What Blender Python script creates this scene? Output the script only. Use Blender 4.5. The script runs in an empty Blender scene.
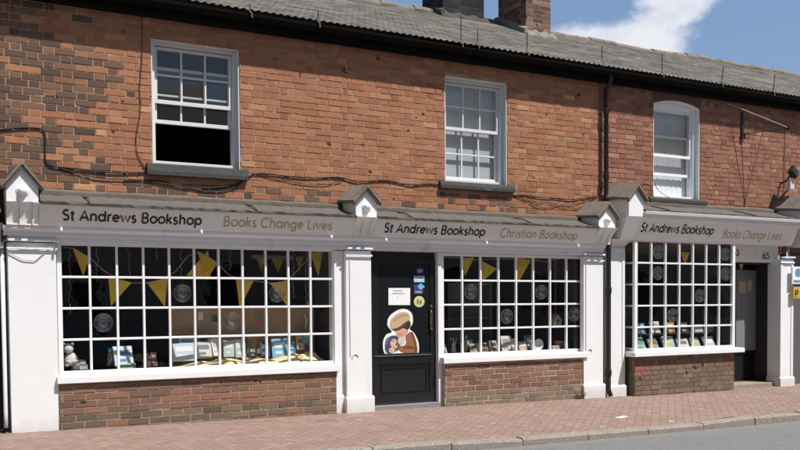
import bpy, bmesh, math, random
from mathutils import Vector, Matrix
random.seed(7)
scene = bpy.context.scene
COL = scene.collection
R = math.radians

# ------------------------------------------------------------------ camera
FPX, YAW, PIT, ROL, CY = 870.0, R(27.89), R(-1.945), R(-0.442), 334.75     # 800x450 picture
CAM = Vector((0.0, -10.5, 1.35))
_r = Vector((math.cos(YAW), -math.sin(YAW), 0)); _f = Vector((math.sin(YAW), math.cos(YAW), 0)); _u = Vector((0, 0, 1))
CF = _f*math.cos(PIT) + _u*math.sin(PIT)
_u2 = _u*math.cos(PIT) - _f*math.sin(PIT)
CR = _r*math.cos(ROL) + _u2*math.sin(ROL)
CU = _u2*math.cos(ROL) - _r*math.sin(ROL)
cd = bpy.data.cameras.new('camera'); cam = bpy.data.objects.new('camera', cd); COL.objects.link(cam)
m3 = Matrix((CR, CU, -CF)).transposed()
cam.matrix_world = Matrix.Translation(CAM) @ m3.to_4x4()
cd.sensor_width = 36; cd.lens = 36*FPX/800; cd.shift_y = (CY-225)/800; cd.clip_end = 2000; cd.clip_start = .1
scene.camera = cam
def at(x, y, Y):
    d = CF + CR*((x-400)/FPX) + CU*((CY-y)/FPX)
    return CAM + d*((Y-CAM.y)/d.y)

# ------------------------------------------------------------------ light
SUN_EL, SUN_AZ = R(60), R(28)           # from the street side, a little to the right
w = bpy.data.worlds.new("World"); scene.world = w; w.use_nodes = True
wn = w.node_tree; wn.nodes.clear()
def wnode(t, **k):
    n = wn.nodes.new(t)
    for a, b in k.items(): setattr(n, a, b)
    return n
out = wnode('ShaderNodeOutputWorld'); bg = wnode('ShaderNodeBackground')
sky = wnode('ShaderNodeTexSky', sky_type='NISHITA', sun_disc=False, sun_elevation=SUN_EL, sun_rotation=R(180)-SUN_AZ)
bg.inputs['Strength'].default_value = 0.072
sl = bpy.data.lights.new('sun', 'SUN'); sl.energy = 5.0; sl.angle = R(.53); sl.color = (1, .975, .94)
so = bpy.data.objects.new('sun', sl); COL.objects.link(so)
sdir = Vector((math.sin(SUN_AZ)*math.cos(SUN_EL), -math.cos(SUN_AZ)*math.cos(SUN_EL), math.sin(SUN_EL)))
so.rotation_euler = sdir.to_track_quat('Z', 'Y').to_euler(); so.location = (6, -20, 20)
scene.view_settings.view_transform = 'Standard'; scene.view_settings.look = 'None'
scene.view_settings.exposure = 0.34; scene.view_settings.gamma = 1.0; scene.view_settings.use_curve_mapping = False

# ------------------------------------------------------------------ node expressions
class X:
    """a socket with arithmetic"""
    nt = None
    def __init__(s, v): s.v = v
    @staticmethod
    def m(op, *a, clamp=False):
        n = X.nt.nodes.new('ShaderNodeMath'); n.operation = op; n.use_clamp = clamp
        for i, q in enumerate(a):
            if isinstance(q, X): X.nt.links.new(q.v, n.inputs[i])
            else: n.inputs[i].default_value = q
        return X(n.outputs[0])
    def __add__(s, o): return X.m('ADD', s, o)
    __radd__ = __add__
    def __sub__(s, o): return X.m('SUBTRACT', s, o)
    def __rsub__(s, o): return X.m('SUBTRACT', o, s)
    def __mul__(s, o): return X.m('MULTIPLY', s, o)
    __rmul__ = __mul__
    def __truediv__(s, o): return X.m('DIVIDE', s, o)
    def __lt__(s, o): return X.m('LESS_THAN', s, o)
    def __gt__(s, o): return X.m('GREATER_THAN', s, o)
    def floor(s): return X.m('FLOOR', s)
    def fmod(s, o): return X.m('FLOORED_MODULO', s, o)
    def min(s, o): return X.m('MINIMUM', s, o)
    def max(s, o): return X.m('MAXIMUM', s, o)
    def abs(s): return X.m('ABSOLUTE', s)
    def clamp(s): return X.m('ADD', s, 0.0, clamp=True)
def sstep(v, a, b):
    n = X.nt.nodes.new('ShaderNodeMapRange'); n.interpolation_type = 'SMOOTHSTEP'
    X.nt.links.new(v.v, n.inputs[0]); n.inputs[1].default_value = a; n.inputs[2].default_value = b
    return X(n.outputs[0])
def pos():
    g = X.nt.nodes.new('ShaderNodeNewGeometry'); s = X.nt.nodes.new('ShaderNodeSeparateXYZ')
    X.nt.links.new(g.outputs['Position'], s.inputs[0]); return X(s.outputs[0]), X(s.outputs[1]), X(s.outputs[2])
def comb(x, y, z=0.0):
    n = X.nt.nodes.new('ShaderNodeCombineXYZ')
    for i, q in enumerate((x, y, z)):
        if isinstance(q, X): X.nt.links.new(q.v, n.inputs[i])
        else: n.inputs[i].default_value = q
    return X(n.outputs[0])
def noise(vec, scale, detail=3, rough=.55):
    n = X.nt.nodes.new('ShaderNodeTexNoise'); X.nt.links.new(vec.v, n.inputs['Vector'])
    n.inputs['Scale'].default_value = scale; n.inputs['Detail'].default_value = detail; n.inputs['Roughness'].default_value = rough
    return X(n.outputs['Fac'])
def white(vec):
    n = X.nt.nodes.new('ShaderNodeTexWhiteNoise'); n.noise_dimensions = '3D'; X.nt.links.new(vec.v, n.inputs['Vector'])
    s = X.nt.nodes.new('ShaderNodeSeparateColor'); X.nt.links.new(n.outputs['Color'], s.inputs[0])
    return X(n.outputs['Value']), X(s.outputs[0]), X(s.outputs[1]), X(s.outputs[2])
def mix(f, a, b):
    n = X.nt.nodes.new('ShaderNodeMix'); n.data_type = 'RGBA'
    if isinstance(f, X): X.nt.links.new(f.v, n.inputs[0])
    else: n.inputs[0].default_value = f
    for i, q in ((6, a), (7, b)):
        if isinstance(q, X): X.nt.links.new(q.v, n.inputs[i])
        else: n.inputs[i].default_value = (*q, 1)
    return X(n.outputs[2])
def ramp(f, stops):
    n = X.nt.nodes.new('ShaderNodeValToRGB'); X.nt.links.new(f.v, n.inputs[0]); e = n.color_ramp.elements
    while len(e) < len(stops): e.new(.5)
    for q, (p, c) in zip(e, stops): q.position = p; q.color = (*c, 1)
    return X(n.outputs[0])
def hsv(col, val):
    n = X.nt.nodes.new('ShaderNodeMix'); n.data_type = 'RGBA'; n.blend_type = 'MULTIPLY'; n.inputs[0].default_value = 1
    X.nt.links.new(col.v, n.inputs[6]); c = comb(val, val, val); X.nt.links.new(c.v, n.inputs[7]); return X(n.outputs[2])
def new_mat(name):
    m = bpy.data.materials.new(name); m.use_nodes = True; X.nt = m.node_tree
    return m, m.node_tree.nodes['Principled BSDF']
def setc(b, col, rough=.6, bump=None, dist=.004, strength=1.0, spec=.5, metal=0.0):
    nt = X.nt
    if isinstance(col, X): nt.links.new(col.v, b.inputs['Base Color'])
    else: b.inputs['Base Color'].default_value = (*col, 1)
    if isinstance(rough, X): nt.links.new(rough.v, b.inputs['Roughness'])
    else: b.inputs['Roughness'].default_value = rough
    b.inputs['Specular IOR Level'].default_value = spec; b.inputs['Metallic'].default_value = metal
    if bump is not None:
        n = nt.nodes.new('ShaderNodeBump'); n.inputs['Distance'].default_value = dist; n.inputs['Strength'].default_value = strength
        nt.links.new(bump.v, n.inputs['Height']); nt.links.new(n.outputs[0], b.inputs['Normal'])
def plain(name, col, rough=.6, var=.12, scale=14, bumpy=.0, spec=.4, metal=0.0, dirt=None):
    m, b = new_mat(name); x, y, z = pos(); p = comb(x, y, z)
    n = noise(p, scale, 4); c = hsv(mix(0.0, col, col), (n-.5)*(2*var) + 1.0)
    if dirt:
        d = sstep(noise(p, 3.2, 6, .7), dirt[1], dirt[1]+.22); c = mix(d*dirt[2], c, dirt[0])
    setc(b, c, (n-.5)*.2 + rough, noise(p, scale*5, 3) if bumpy else None, bumpy or .001, 1, spec, metal)
    return m

# ---- world sky with one bank of white cloud over the roof
X.nt = wn
tc = wnode('ShaderNodeTexCoord'); sp = wnode('ShaderNodeSeparateXYZ'); wn.links.new(tc.outputs['Generated'], sp.inputs[0])
dx, dy, dz = X(sp.outputs[0]), X(sp.outputs[1]), X(sp.outputs[2])
def pix_dir(x, y): return (CF + CR*((x-400)/FPX) + CU*((CY-y)/FPX)).normalized()
c0 = pix_dir(645, 25); e1 = Vector((0, 0, 1)).cross(c0).normalized()*-1; e2 = e1.cross(c0).normalized()
if e2.z < 0: e2 = -e2
def dot(v): return dx*v.x + dy*v.y + dz*v.z
front = dot(c0).max(.05); cu, cv = dot(e1)/front, dot(e2)/front
q = comb(cu, cv*1.3, 0.0); n1 = noise(q, 20, 7, .6); n2 = noise(q, 7, 4, .55)
warp = (n1-.5)*.085 + (n2-.5)*.07
# two lobes: a long low bank and a tower rising to the right
# two overlapping bodies of cloud, a long low one and one that climbs to the right
def lobe(ax, ay, rx, ry, tilt):
    c, s = math.cos(tilt), math.sin(tilt); a = (cu-ax)*c + (cv-ay)*s; b = (cv-ay)*c - (cu-ax)*s
    return X.m('SQRT', a*a/(rx*rx) + b*b/(ry*ry))
body = lobe(-.046, -.016, .056, .020, -.15).min(lobe(-.006, -.014, .050, .022, .1)).min(lobe(.032, .012, .046, .020, .60)).min(lobe(.022, .026, .026, .012, .1)).min(lobe(.012, -.020, .030, .026, 0)).min(lobe(.16, .16, .13, .035, .3)).min(lobe(-.5, .25, .2, .05, .1))
n3 = noise(q, 60, 6, .65); mask = 1.0 - sstep(body + (n1-.5)*1.5 + (n2-.5)*.5 + (n3-.5)*.7, .55, 1.40)
mask = mask*(dot(c0) > 0.3)
wisp = sstep(noise(comb(dx/dz.max(.08), dy/dz.max(.08), 0.0), 1.3, 6, .6), .60, .85)*.35*(dz > 0.03)
veil = sstep(dot(c0), .45, .85)*(.34 + wisp*.4)
shade = mix(sstep(n1, .3, .65), (7.8, 8.3, 9.4), (9.8, 9.9, 10.3))
skyc = X(sky.outputs[0])
wc = mix(mask*.93, mix(veil, skyc, (3.5, 5.9, 10.0)), shade)
wn.links.new(wc.v, bg.inputs['Color']); wn.links.new(bg.outputs[0], out.inputs['Surface'])

# ------------------------------------------------------------------ materials
def brick(name, pal, mortar, soot=None, course=.079, stretch=.232, joint=.010, flemish=True, zoff=0.0, green=False, stain=True, paint=None):
    m, b = new_mat(name); x, y, z = pos(); u0 = x + y; p3 = comb(x, y, z)
    wob = (noise(p3, 2.5, 2)-.5)*.012
    zz = (z + wob + zoff)/course; row = zz.floor(); fz = (zz-row)*course
    if flemish:
        per = stretch*1.5; off = row.fmod(2.0)*(stretch*.75)
        u = u0 + off + (noise(p3, 4, 2)-.5)*.012 + white(comb(row, 3.3, 0.0))[0]*.03
        k = (u/per).floor(); t = u - k*per; head = t > stretch
        fx = t - head*stretch; wdt = stretch - head*(stretch*.5); bid = k*2.0 + head
    else:
        off = row.fmod(2.0)*(stretch*.5)
        u = u0 + off + (noise(p3, 4, 2)-.5)*.012 + white(comb(row, 3.3, 0.0))[0]*.05
        bid = (u/stretch).floor(); fx = u - bid*stretch; wdt = stretch
    ex = fx.min(wdt - fx) if isinstance(wdt, X) else fx.min(X.m('SUBTRACT', wdt, fx))
    ez = fz.min(X.m('SUBTRACT', course, fz))
    edge = ex.min(ez) + (noise(p3, 38, 3, .6)-.5)*.0075
    face = sstep(edge, joint*.38, joint*.80)
    v, r1, r2, r3 = white(comb(bid, row, 1.7))
    col = ramp(v, pal)
    col = hsv(col, r1*.30 + .84)
    g = noise(p3, 60, 4, .6); col = hsv(col, (g-.5)*.5 + 1.0)
    mot = sstep(noise(p3, 11, 4, .65), .52, .75); col = mix(mot*.35*r2, col, (.10, .07, .055))
    big = noise(p3, .9, 4, .6)
    if stain:
        col = mix(sstep(big, .56, .75)*.30, col, (.13, .085, .06))
        pale = sstep(noise(comb(x*1.0, y, z*1.7), 1.7, 5, .65), .62, .8); col = mix(pale*.35, col, (.42, .30, .22))
    mc = mix(sstep(noise(p3, 3.2, 4, .65), .42, .62), mortar, tuple(c*.55 for c in mortar))
    mc = mix(sstep(noise(p3, 14, 3, .6), .54, .66)*.75, mc, tuple(c*.30 for c in mortar))
    c = mix(face, mc, col)
    if soot is not None:
        s = soot(x, z, p3)
        c = mix(s, c, mix(face, (.085, .07, .058), hsv(mix(.25, (.075, .052, .042), col), r1*.7 + .65)))
    if green:                                       # damp, algae-grey foot of the wall
        gz = 1.0 - sstep(z + (noise(p3, 6, 4)-.5)*.22, -.02, .30); c = mix(gz*.55, c, (.20, .165, .115))
    if paint:
        c = mix(paint(x, z, p3)*.75, c, (.40, .10, .07))
    hole = sstep(noise(p3, 8.5, 1, .3), .735, .76); c = mix(hole*.85, c, (.035, .025, .02))
    h = face*(r3*.5 + .75) - hole*1.5 + g*.35 + noise(p3, 160, 2)*.15
    setc(b, c, .9, h, .009, .9, .25)
    return m
def soot_left(x, z, p):
    return (1.0 - sstep(x + (noise(p, 1.6, 4, .6)-.5)*1.7, 1.2, 2.1))*.62*sstep(white(comb((x*4.3).floor(), (z/.079).floor(), 0.0))[0]+noise(p, 3, 3)-.5, .22, .5)
PAL_ORANGE = [(0, (.22, .105, .066)), (.12, (.31, .142, .083)), (.4, (.385, .175, .10)), (.75, (.42, .195, .110)), (.93, (.46, .215, .115)), (1, (.52, .25, .125))]
PAL_RED = [(0, (.22, .088, .060)), (.2, (.30, .115, .076)), (.65, (.35, .135, .088)), (1, (.41, .17, .11))]
PAL_STALL = [(0, (.15, .085, .06)), (.25, (.23, .12, .085)), (.6, (.28, .15, .10)), (.9, (.32, .165, .11)), (1, (.42, .19, .09))]
PAL_STALL2 = [(0, (.17, .10, .075)), (.4, (.28, .155, .115)), (.8, (.34, .19, .14)), (1, (.36, .20, .14))]
PAL_BROWN = [(0, (.17, .13, .09)), (.4, (.23, .17, .12)), (.8, (.27, .19, .13)), (1, (.29, .20, .14))]
MORT = (.56, .45, .34)
M = {}
def brick_face():
    """brick skin: each brick carries its own fired colour, with grain, mottling and stains over it"""
    m, b = new_mat('fired_brick'); x, y, z = pos(); p3 = comb(x, y, z)
    at_ = X.nt.nodes.new('ShaderNodeAttribute'); at_.attribute_name = 'tint'; c = X(at_.outputs['Color'])
    g = noise(p3, 70, 4, .65); c = hsv(c, (g-.5)*.55 + 1.0)
    c = mix(sstep(noise(p3, 13, 5, .7), .55, .72)*.30, c, (.13, .08, .058))
    c = mix(sstep(noise(comb(x, y, z*2.2), 9, 5, .7), .62, .76)*.35, c, (.42, .25, .155))
    run = sstep(noise(comb(x*5.0, y*5.0, z*.55), 1.0, 5, .65), .58, .80); c = mix(run*.35, c, (.10, .068, .05))
    pale = sstep(noise(comb(x, y, z*1.7), 1.5, 5, .65), .60, .8); c = mix(pale*.14, c, (.44, .30, .20))
    hole = sstep(noise(p3, 8.5, 1, .3), .745, .765); c = mix(hole*.9, c, (.03, .02, .016))
    setc(b, c, .92, g*.6 + noise(p3, 190, 2)*.4 - hole*3.0, .006, 1, .2); return m
M['brick_face'] = brick_face()
def mortar_mat(name, col):
    m, b = new_mat(name); x, y, z = pos(); p3 = comb(x, y, z)
    c = mix(sstep(noise(p3, 4.5, 5, .65), .42, .66)*.8, col, tuple(v*.50 for v in col)); c = mix(sstep(noise(p3, 30, 3, .6), .56, .68)*.7, c, tuple(v*.28 for v in col))
    setc(b, c, .95, noise(p3, 60, 4, .7), .010, 1, .15); return m
M['mortar_a'] = mortar_mat('cream_lime_mortar', (.44, .295, .20)); M['mortar_c'] = mortar_mat('pinkish_mortar', (.31, .19, .135))
M['mortar_sa'] = mortar_mat('buff_mortar', (.36, .285, .21)); M['mortar_sb'] = mortar_mat('pale_mortar', (.50, .40, .31)); M['mortar_sc'] = mortar_mat('brown_mortar', (.21, .16, .115))
def lerp_pal(pal, v):
    for (p, c), (q, d) in zip(pal, pal[1:]):
        if v <= q: t = (v-p)/(q-p); return [c[i]+(d[i]-c[i])*t for i in range(3)]
    return list(pal[-1][1])
def lay_bricks(obj, x0, x1, z0, z1, y, tone, op=None, seed=1, course=.079, stretch=.232, joint=.0088, flemish=True, proud=.0052, top=None):
    """add separate bricks, standing proud of the mortar, to a wall mesh; tone(rng, x, z) gives each one its colour"""
    rng = random.Random(seed); bm = bmesh.new(); bm.from_mesh(obj.data); nm = len(bm.faces)
    lay_ = bm.faces.layers.float_color.new('tint'); n = 0; row = int(math.floor(z0/course))
    def one(a, b, c, d, col):
        j = lambda k=.0011: rng.uniform(-k, k); e = .0028
        pr = proud + rng.uniform(-.0022, .002); r_ = rng.random()
        if r_ < .05: pr = .0015
        tl, tr = rng.uniform(-.0012, .0012), rng.uniform(-.0012, .0012)
        P = [(a, c), ((a+b)/2, c), (b, c), (b, (c+d)/2), (b, d), ((a+b)/2, d), (a, d), (a, (c+d)/2)]
        P = [(u+j(), v+j()) for u, v in P]; mx_, mz = (a+b)/2, (c+d)/2
        if r_ > .96: k = rng.choice((0, 2, 4, 6)); P[k] = (P[k][0]+(mx_-P[k][0])*rng.uniform(.06, .16), P[k][1]+(mz-P[k][1])*rng.uniform(.15, .35))   # a knocked corner
        A = [bm.verts.new((u, y+.003, v)) for u, v in P]
        B = [bm.verts.new((u-e*(1 if u > mx_ else -1), y-pr+(tl if u < mx_ else tr), v-e*(1 if v > mz else -1))) for u, v in P]
        for i in range(8):
            f = bm.faces.new((A[i], A[(i+1) % 8], B[(i+1) % 8], B[i])); f.material_index = 1; f[lay_] = (*col, 1)
        f = bm.faces.new(B); f.material_index = 1; f[lay_] = (*col, 1)
    while row*course < z1:
        c, d = row*course+joint/2, (row+1)*course-joint/2; c, d = max(c, z0+.001), min(d, z1-.001); cut = []
        if op and c < op[3]-.015 and d > op[2]+.015: cut = [(op[0], op[1])]
        if top and (c+d)/2 > top[2] and (c+d)/2 < top[3]: cut = [(top[0], top[1])]
        per = stretch*1.5 if flemish else stretch; x = math.floor(x0/per)*per - per + (row % 2)*(stretch*.75 if flemish else stretch*.5) + rng.uniform(-.02, .02); k = 0
        while x < x1 and d-c > .02:
            wd = stretch if (not flemish or k % 2 == 0) else stretch*.5; wd += rng.uniform(-.006, .006); k += 1
            segs = [(x+joint/2, x+wd-joint/2)]; x += wd
            segs = [(max(p, x0+.002), min(q, x1-.002)) for p, q in segs]
            for (g, h) in cut: segs = [w_ for p, q in segs for w_ in ((p, min(q, g-.002)), (max(p, h+.002), q))] if True else segs
            for p, q in segs:
                if q-p > .012: one(p, q, c, d, tone(rng, (p+q)/2, (c+d)/2))
        row += 1
    bm.normal_update(); bm.to_mesh(obj.data); bm.free()
    obj.data.materials.append(M['brick_face']); obj.data.update()
    return obj
PAL_O = [(0, (.24, .105, .060)), (.04, (.30, .128, .068)), (.25, (.325, .142, .075)), (.75, (.355, .158, .084)), (.94, (.375, .178, .096)), (.985, (.43, .22, .118)), (1, (.48, .27, .14))]
PAL_DARK = [(0, (.10, .064, .048)), (.5, (.14, .085, .060)), (.85, (.19, .105, .066)), (1, (.25, .125, .07))]
PAL_R = [(0, (.18, .078, .052)), (.10, (.235, .102, .066)), (.5, (.272, .122, .079)), (.88, (.305, .140, .092)), (1, (.37, .19, .13))]
def vary(c, rng, k=.10):
    v = 1 + rng.uniform(-k, k); h = rng.uniform(-.03, .03); return (c[0]*v*(1+h), c[1]*v, c[2]*v*(1-h))
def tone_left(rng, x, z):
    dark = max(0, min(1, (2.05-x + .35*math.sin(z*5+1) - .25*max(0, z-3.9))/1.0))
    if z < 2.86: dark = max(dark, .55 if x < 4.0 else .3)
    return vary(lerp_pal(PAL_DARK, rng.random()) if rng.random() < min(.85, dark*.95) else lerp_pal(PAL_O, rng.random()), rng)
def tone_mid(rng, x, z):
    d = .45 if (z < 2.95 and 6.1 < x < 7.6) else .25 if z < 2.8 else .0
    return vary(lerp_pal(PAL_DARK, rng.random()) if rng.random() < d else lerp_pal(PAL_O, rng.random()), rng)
def tone_right(rng, x, z): return vary(lerp_pal(PAL_R, rng.random()), rng, .12)
def tone_sa(rng, x, z):
    if z < .07 and rng.random() < .13: return (.25, .135, .078)
    base = [(0, (.16, .098, .070)), (.5, (.205, .120, .084)), (.8, (.235, .132, .09)), (1, (.27, .135, .085))] if z > .16 else [(0, (.12, .092, .068)), (.7, (.165, .122, .09)), (1, (.20, .145, .10))]
    return vary(lerp_pal(base, min(1, rng.random()*(.8+.07*x))), rng)
def tone_sb(rng, x, z):
    base = [(0, (.17, .092, .068)), (.5, (.215, .118, .086)), (1, (.25, .138, .10))] if z > .12 else [(0, (.17, .13, .092)), (1, (.23, .175, .125))]
    return vary(lerp_pal(base, rng.random()), rng)
def tone_sc(rng, x, z):
    if (x < 9.72 and .24 < z < .42) or (x > 11.38 and .30 < z < .45): return vary((.235, .105, .075), rng, .2)
    return vary(lerp_pal([(0, (.145, .105, .074)), (.6, (.185, .136, .095)), (1, (.215, .155, .11))], rng.random()), rng)
M['chimney_dark'] = brick('sooty_chimney_brick', [(0, (.018, .017, .02)), (1, (.04, .035, .035))], (.055, .05, .05), stain=False)
M['chimney'] = brick('chimney_brick', [(0, (.10, .06, .045)), (.5, (.19, .10, .07)), (1, (.25, .14, .10))], (.25, .21, .18))

def white_paint(name, base=.78, rough=.38, dirty=.5):
    m, b = new_mat(name); x, y, z = pos(); p = comb(x, y, z)
    n = noise(p, 5, 5, .6)
    c = mix(sstep(n, .35, .75)*.25, (base, base, base*.99), (base*.84, base*.85, base*.85))
    streak = sstep(noise(comb(x*16.0, y*16.0, z*1.3), 1.0, 5, .65), .60, .80)
    low = 1.0 - sstep(z + (noise(p, 9, 4)-.5)*.2, -.06, .20)
    c = mix((streak*.42 + low*.75)*dirty, c, (.36, .33, .28))
    chips = sstep(noise(p, 46, 4, .65) + low*.03, .70, .72); c = mix(chips*.7*dirty, c, (.30, .25, .20))
    setc(b, c, rough, noise(comb(x*2.0, y*2.0, z*9.0), 9, 4), .0012, .6, .35)
    return m
M['white'] = white_paint('white_gloss_paint')
M['white_old'] = white_paint('old_white_paint', .62, .55, 1.1)
M['upvc'] = plain('white_plastic_frame', (.80, .81, .82), .3, .03)
M['grey_paint'] = plain('pale_grey_fascia_paint', (.78, .765, .73), .5, .07, 5, .0006, dirt=((.62, .60, .56), .58, .5))
M['white_grey'] = plain('weathered_white_paint', (.70, .71, .73), .5, .06, 6, .0006, dirt=((.40, .40, .40), .55, .6))
M['black_paint'] = plain('black_gloss_paint', (.012, .012, .013), .22, .3, 8, spec=.5)
M['black_metal'] = plain('black_cast_iron', (.014, .014, .015), .42, .3, 18, .0008)
M['eaves'] = plain('flaking_black_eaves_paint', (.010, .0095, .009), .95, .3, 10, spec=.05)
M['cable'] = plain('black_cable', (.022, .018, .016), .7, .3, 10)
M['cable_brown'] = plain('brown_cable', (.07, .045, .035), .7, .3, 10)
M['wire_grey'] = plain('grey_wire', (.36, .36, .37), .6, .2, 10)
M['slate_sill'] = plain('dark_weathered_sill', (.055, .055, .05), .8, .5, 22, .003, dirt=((.30, .29, .27), .62, .6))
M['stone_sill'] = plain('pale_stone', (.34, .31, .26), .85, .35, 16, .002)
M['lead'] = plain('weathered_lead', (.10, .09, .078), .75, .3, 9, .003, dirt=((.10, .085, .07), .52, .8))
M['timber'] = plain('weathered_timber', (.115, .09, .07), .9, .4, 12, .003, dirt=((.07, .055, .045), .5, .7))
M['tile_small'] = plain('weathered_gable_slate', (.19, .16, .135), .9, .4, 18, .004, dirt=((.07, .06, .05), .5, .7))
M['ridge'] = plain('clay_ridge_tile', (.19, .155, .125), .9, .45, 14, .004, dirt=((.09, .08, .07), .5, .8))
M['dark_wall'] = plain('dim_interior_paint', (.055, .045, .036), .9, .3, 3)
M['dark_timber'] = plain('dark_recess_timber', (.03, .026, .024), .75, .4, 9)
M['letter_dark'] = plain('aubergine_lettering', (.028, .014, .028), .5, .1)
M['letter_gold'] = plain('gold_lettering', (.44, .335, .18), .45, .15)
M['black_num'] = plain('black_number_paint', (.01, .01, .01), .5, .1)
M['yellow'] = plain('yellow_bunting_cloth', (.80, .54, .05), .85, .15, 12)
M['cream_cloth'] = plain('cream_cloth', (.70, .60, .36), .9, .12, 9, .002)
M['card'] = plain('brown_cardboard', (.46, .31, .18), .9, .15, 7)
M['paper'] = plain('white_paper', (.78, .78, .76), .8, .04)
M['beige_paper'] = plain('beige_paper', (.42, .34, .24), .8, .1)
M['brass'] = plain('aged_brass', (.20, .145, .06), .5, .3, 20, metal=.9)
M['steel'] = plain('dull_aluminium', (.42, .42, .42), .4, .15, 20, metal=.7)
M['terracotta'] = plain('terracotta', (.42, .16, .08), .85, .2)
M['string'] = plain('pale_string', (.55, .50, .42), .9, .1)
M['wire_white'] = plain('white_light_string', (.50, .50, .48), .6, .1)
M['net'] = None
def cloth_net(name, col, a):
    m, b = new_mat(name); nt = X.nt; x, y, z = pos()
    f = noise(comb(x*26.0, 0.0, z*.6), 1.0, 3, .6)
    setc(b, hsv(mix(0.0, col, col), f*.24 + .84), .9); b.inputs['Alpha'].default_value = a; return m
M['net'] = cloth_net('white_net_curtain', (.62, .63, .64), 1.0)
M['blind'] = cloth_net('pale_blind', (.54, .57, .60), 1.0)
def glass(name, ior, tint=.92, wav=.35, wscale=5):
    m = bpy.data.materials.new(name); m.use_nodes = True; nt = m.node_tree; X.nt = nt; nt.nodes.remove(nt.nodes['Principled BSDF'])
    o = nt.nodes['Material Output']; t = nt.nodes.new('ShaderNodeBsdfTransparent'); t.inputs[0].default_value = (tint, tint, tint*.99, 1)
    g = nt.nodes.new('ShaderNodeBsdfGlossy'); g.inputs['Roughness'].default_value = .015; g.inputs['Color'].default_value = (1, 1, 1, 1)
    ge = nt.nodes.new('ShaderNodeNewGeometry'); dt = nt.nodes.new('ShaderNodeVectorMath'); dt.operation = 'DOT_PRODUCT'
    nt.links.new(ge.outputs['Incoming'], dt.inputs[0]); nt.links.new(ge.outputs['Normal'], dt.inputs[1])
    ct = X(dt.outputs['Value']).abs(); f0 = ((ior-1)/(ior+1))**2          # same from both sides of the thin sheet
    fr = (X.m('POWER', 1.0-ct, 5.0)*(1-f0) + f0)
    mx = nt.nodes.new('ShaderNodeMixShader'); x, y, z = pos()
    bp = nt.nodes.new('ShaderNodeBump'); bp.inputs['Distance'].default_value = .004; bp.inputs['Strength'].default_value = wav
    nt.links.new(noise(comb(x, y, z), wscale, 2).v, bp.inputs['Height']); nt.links.new(bp.outputs[0], g.inputs['Normal'])
    nt.links.new(fr.v, mx.inputs[0]); nt.links.new(t.outputs[0], mx.inputs[1]); nt.links.new(g.outputs[0], mx.inputs[2])
    nt.links.new(mx.outputs[0], o.inputs['Surface']); return m
M['glass'] = glass('shop_window_glass', 1.6)
M['glass_old'] = glass('old_sash_glass', 1.72, .85, .6, 3)
M['glass_bull'] = glass('bullseye_glass', 2.0, .84, .0)

def roof_mat():
    m, b = new_mat('weathered_roof_tiles'); x, y, z = pos(); p = comb(x, y, z)
    s = y*1.115/.10; u = x/.18 + s.floor().fmod(2.0)*.5; v = white(comb(u.floor(), s.floor(), .5))[0]
    c = ramp(v, [(0, (.085, .077, .067)), (.5, (.13, .118, .103)), (1, (.18, .162, .138))])
    c = mix(sstep(noise(comb(x*.5, y*1.6, z), 2.2, 5, .65), .45, .7)*.6, c, (.29, .265, .225))
    c = mix(sstep(noise(p, 14, 5, .7), .56, .7)*.7, c, (.06, .053, .046)); c = mix(sstep(noise(p, 26, 4, .7), .62, .72)*.5, c, (.30, .29, .24)); c = mix(sstep(noise(p, 6, 5, .7), .62, .74)*.5, c, (.10, .105, .06))
    fy = s - s.floor(); fx = u - u.floor(); ln = (fy < .16).max((fx < .07))
    c = mix(ln*.45, c, (.05, .045, .04))
    setc(b, c, .92, noise(p, 45, 4, .6), .006, 1, .2); return m
M['roof'] = roof_mat()

def pavers():
    m, b = new_mat('pink_block_paving'); x, y, z = pos(); p = comb(x, y, z); W = .099
    c45 = math.sqrt(.5); a = (x*c45 + y*c45)/W + (noise(p, 3, 2)-.5)*.10; d = (y*c45 - x*c45)/W + (noise(p, 3.3, 2)-.5)*.10
    i, j = a.floor(), d.floor(); fu, fv = a-i, d-j; k = (i-j).fmod(4.0)
    k0, k1, k2 = k < .5, (k > .5)*(k < 1.5), (k > 1.5)*(k < 2.5); k3 = k > 2.5
    big = 1.0
    L = fu + k1*big; Rr = (1.0-fu) + k0*big; B = fv + k2*big; T = (1.0-fv) + k3*big
    edge = L.min(Rr).min(B.min(T))
    bi, bj = i - k1, j - k2
    v, r1, r2, r3 = white(comb(bi, bj, k0 + k1))
    c = ramp(v, [(0, (.228, .149, .118)), (.35, (.25, .166, .132)), (.7, (.262, .176, .141)), (1, (.29, .202, .165))])
    c = hsv(c, (noise(p, 90, 3)-.5)*.5 + 1.0)
    c = mix(sstep(noise(p, 1.1, 5, .6), .48, .72)*.45, c, (.24, .185, .155))
    c = mix(sstep(noise(p, 7, 5, .7), .6, .75)*.4, c, (.17, .13, .11))
    far = sstep(y, -.55, -.15); c = mix(far*.35*noise(p, 8, 3), c, (.15, .11, .09))
    gum = sstep(noise(p, 19, 1, .2), .735, .75); c = mix(gum*.6, c, (.13, .11, .10)); st_ = sstep(noise(comb(x, y*.7, z), 2.4, 6, .72), .54, .68); c = mix(st_*.38, c, (.15, .112, .09)); gut = sstep(y + noise(p, 5, 4)*.5, -2.42, -2.62); c = mix(gut*.5, c, (.22, .18, .15))
    f = sstep(edge + (noise(p, 40, 2)-.5)*.05, .025, .085)
    c = mix(f, mix(noise(p, 5, 3), (.14, .095, .075), (.25, .185, .15)), c)
    setc(b, c, .88, f*(r2*.4+.8) + noise(p, 120, 3)*.3, .006, .8, .25); return m
M['pavers'] = pavers()
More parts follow.
